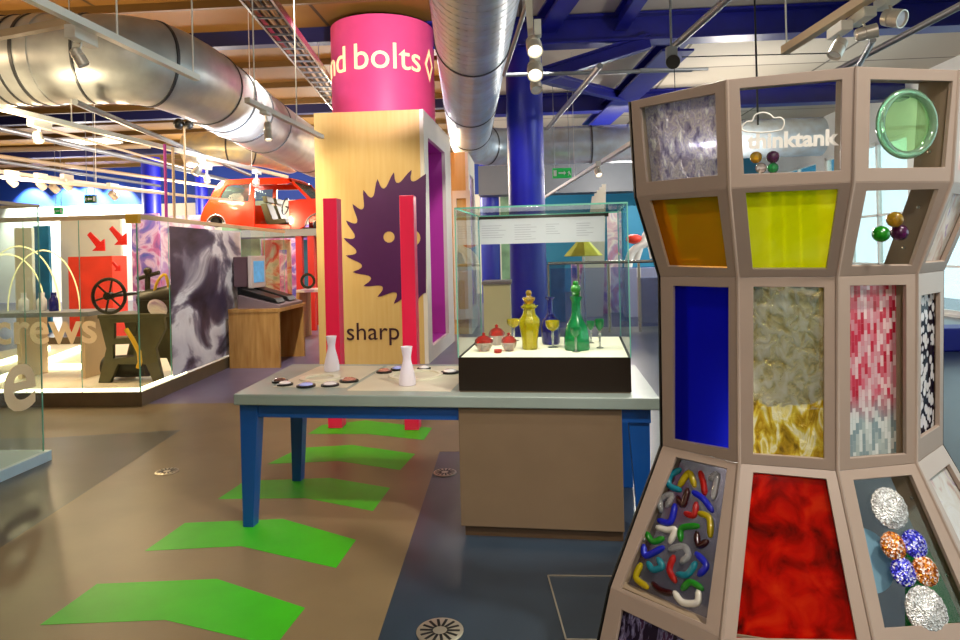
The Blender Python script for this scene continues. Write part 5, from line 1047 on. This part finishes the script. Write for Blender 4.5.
#@@LIGHTS
# ================================================================ LIGHT
wd = bpy.data.worlds.new('world'); SC.world = wd; wd.use_nodes = True; bg = wd.node_tree.nodes['Background']; bg.inputs[0].default_value = (.74, .88, 1, 1); bg.inputs[1].default_value = 2.9
warm = (1, .72, .42); neu = (1, .93, .84)
light('table_spot', 'SPOT', (-1.0, 2.6, 4.6), 170, neu, (-.9, 4.2, .8), .08, 50)
light('case_spot', 'SPOT', (.1, 3.3, 4.9), 210, (1, .93, .8), TX(V((.48, .5, 1))), .05, 27)
light('screen_spot', 'SPOT', (2.4, .5, 4.9), 860, (1, .91, .78), (1.2, 2.3, .9), .12, 60)
light('screen_front_fill', 'SPOT', (.2, -1.2, 3.6), 190, (1, .93, .86), (1.0, 2.4, 1.5), .15, 50)  # added fill from behind the camera to lift the screen's front
light('post_fill', 'SPOT', (-2.0, 3.2, 4.9), 330, (1, .9, .85), (-1.4, 6.0, 1.3), .1, 40)  # extra light put in to brighten the pink posts, no fixture
light('ceiling_fill', 'SPOT', (3.2, 7.2, 3.3), 200, (1, .93, .84), (2.6, 7.8, 5.4), .1, 120)  # added upward fill for the dark ceiling boards, not a lamp of the hall
light('tower_spot', 'SPOT', (-2.6, 6.4, 4.9), 520, (1, .9, .7), (-2.2, 9.5, 1.2), .1, 52)
light('tower_side_fill', 'SPOT', (.4, 9.0, 4.8), 400, (1, .93, .85), (-1.4, 10.8, 2.2), .1, 60)  # fill added from the right to brighten the tower's side frame
light('drum_spot', 'SPOT', (-1.2, 7.2, 4.0), 420, (1, .85, .95), (-2.2, 10, 4.6), .1, 60)
light('car_spot', 'SPOT', (-4.0, 10.2, 4.6), 260, neu, (-4.6, 14, 2.6), .1, 60)
light('gear_spot', 'SPOT', (-2.6, 8.3, 4.8), 350, neu, (-4.3, 9, 1.1), .1, 60)
light('machine_lamp', 'POINT', (-5.2, EY+1.2, 2.6), 110, warm, size=.1)
light('bench_lamp', 'POINT', (-7, EY+1.8, 2.7), 150, warm, size=.1)
light('duct_fill', 'SPOT', (-4.6, 5.6, 2.7), 80, (1, .8, .48), (-4.8, 7.0, 3.8), .1, 130)  # added warm fill under the left duct, no fixture there
light('duct_fill', 'SPOT', (-3.4, 8.2, 2.9), 120, (.85, .92, 1), (-4.6, 9.6, 3.8), .1, 120)  # added cool fill for the right run of the same duct
light('column_fill', 'SPOT', (2.6, 9.4, 4.2), 110, (.6, .7, 1), (-.3, 11.2, 2.4), .1, 50)  # bluish fill put in to brighten the column's right side
light('case_light', 'POINT', TX(V((.42, .35, 1.78))), 14, (1, .93, .8), size=.04)
light('screen_back_fill', 'SPOT', (1.3, 6.0, 4.7), 420, (1, .95, .86), (1.0, 2.4, 1.1), .12, 40)  # fill added behind the screen so its panes glow through
light('kiosk_lamp', 'SPOT', (-3.4, 8.6, 4.6), 220, neu, (-3.9, 9.8, .7), .1, 60)
for k, (x, y, e, cc) in enumerate(((-7, 13.6, 420, neu), (-5, 18, 500, neu), (-10, 20, 700, neu), (-4, 22, 400, neu), (-9, 8, 260, warm), (2.5, 17, 260, neu), (4.5, 14.5, 260, neu), (-6.5, 4, 90, warm), (-2, 13.5, 220, warm), (-15, 21, 600, neu))):
    light('hall_fill', 'POINT', (x, y, 3.4), e, cc, size=.25)  # bare fill points added to light hall and ceiling, without fixtures
for k, px in enumerate((12, 50, 70, 100)):
    p = atY(px, 172, 24.9); light('wall_washer', 'SPOT', (p.x, 25.0, 5.1), 2000, (.95, .95, 1), (p.x, 26, 3.6), .05, 75)
light('floor_lamp_spot', 'SPOT', (-2.0, 1.0, 4.8), 60, (1, .85, .65), (-1.9, 3.6, 0), .15, 75)
light('pink_lamp', 'SPOT', (-.2, 7.0, 4.6), 380, (1, .35, .65), (-1.0, 5.2, 0), .1, 36)
light('front_lamp', 'POINT', (.8, -1.5, 4.2), 110, (1, .9, .8), size=.3)
SC.view_settings.view_transform = 'Standard'; SC.view_settings.look = 'None'; SC.view_settings.gamma = 1; SC.view_settings.use_curve_mapping = False; SC.view_settings.exposure = 0.1
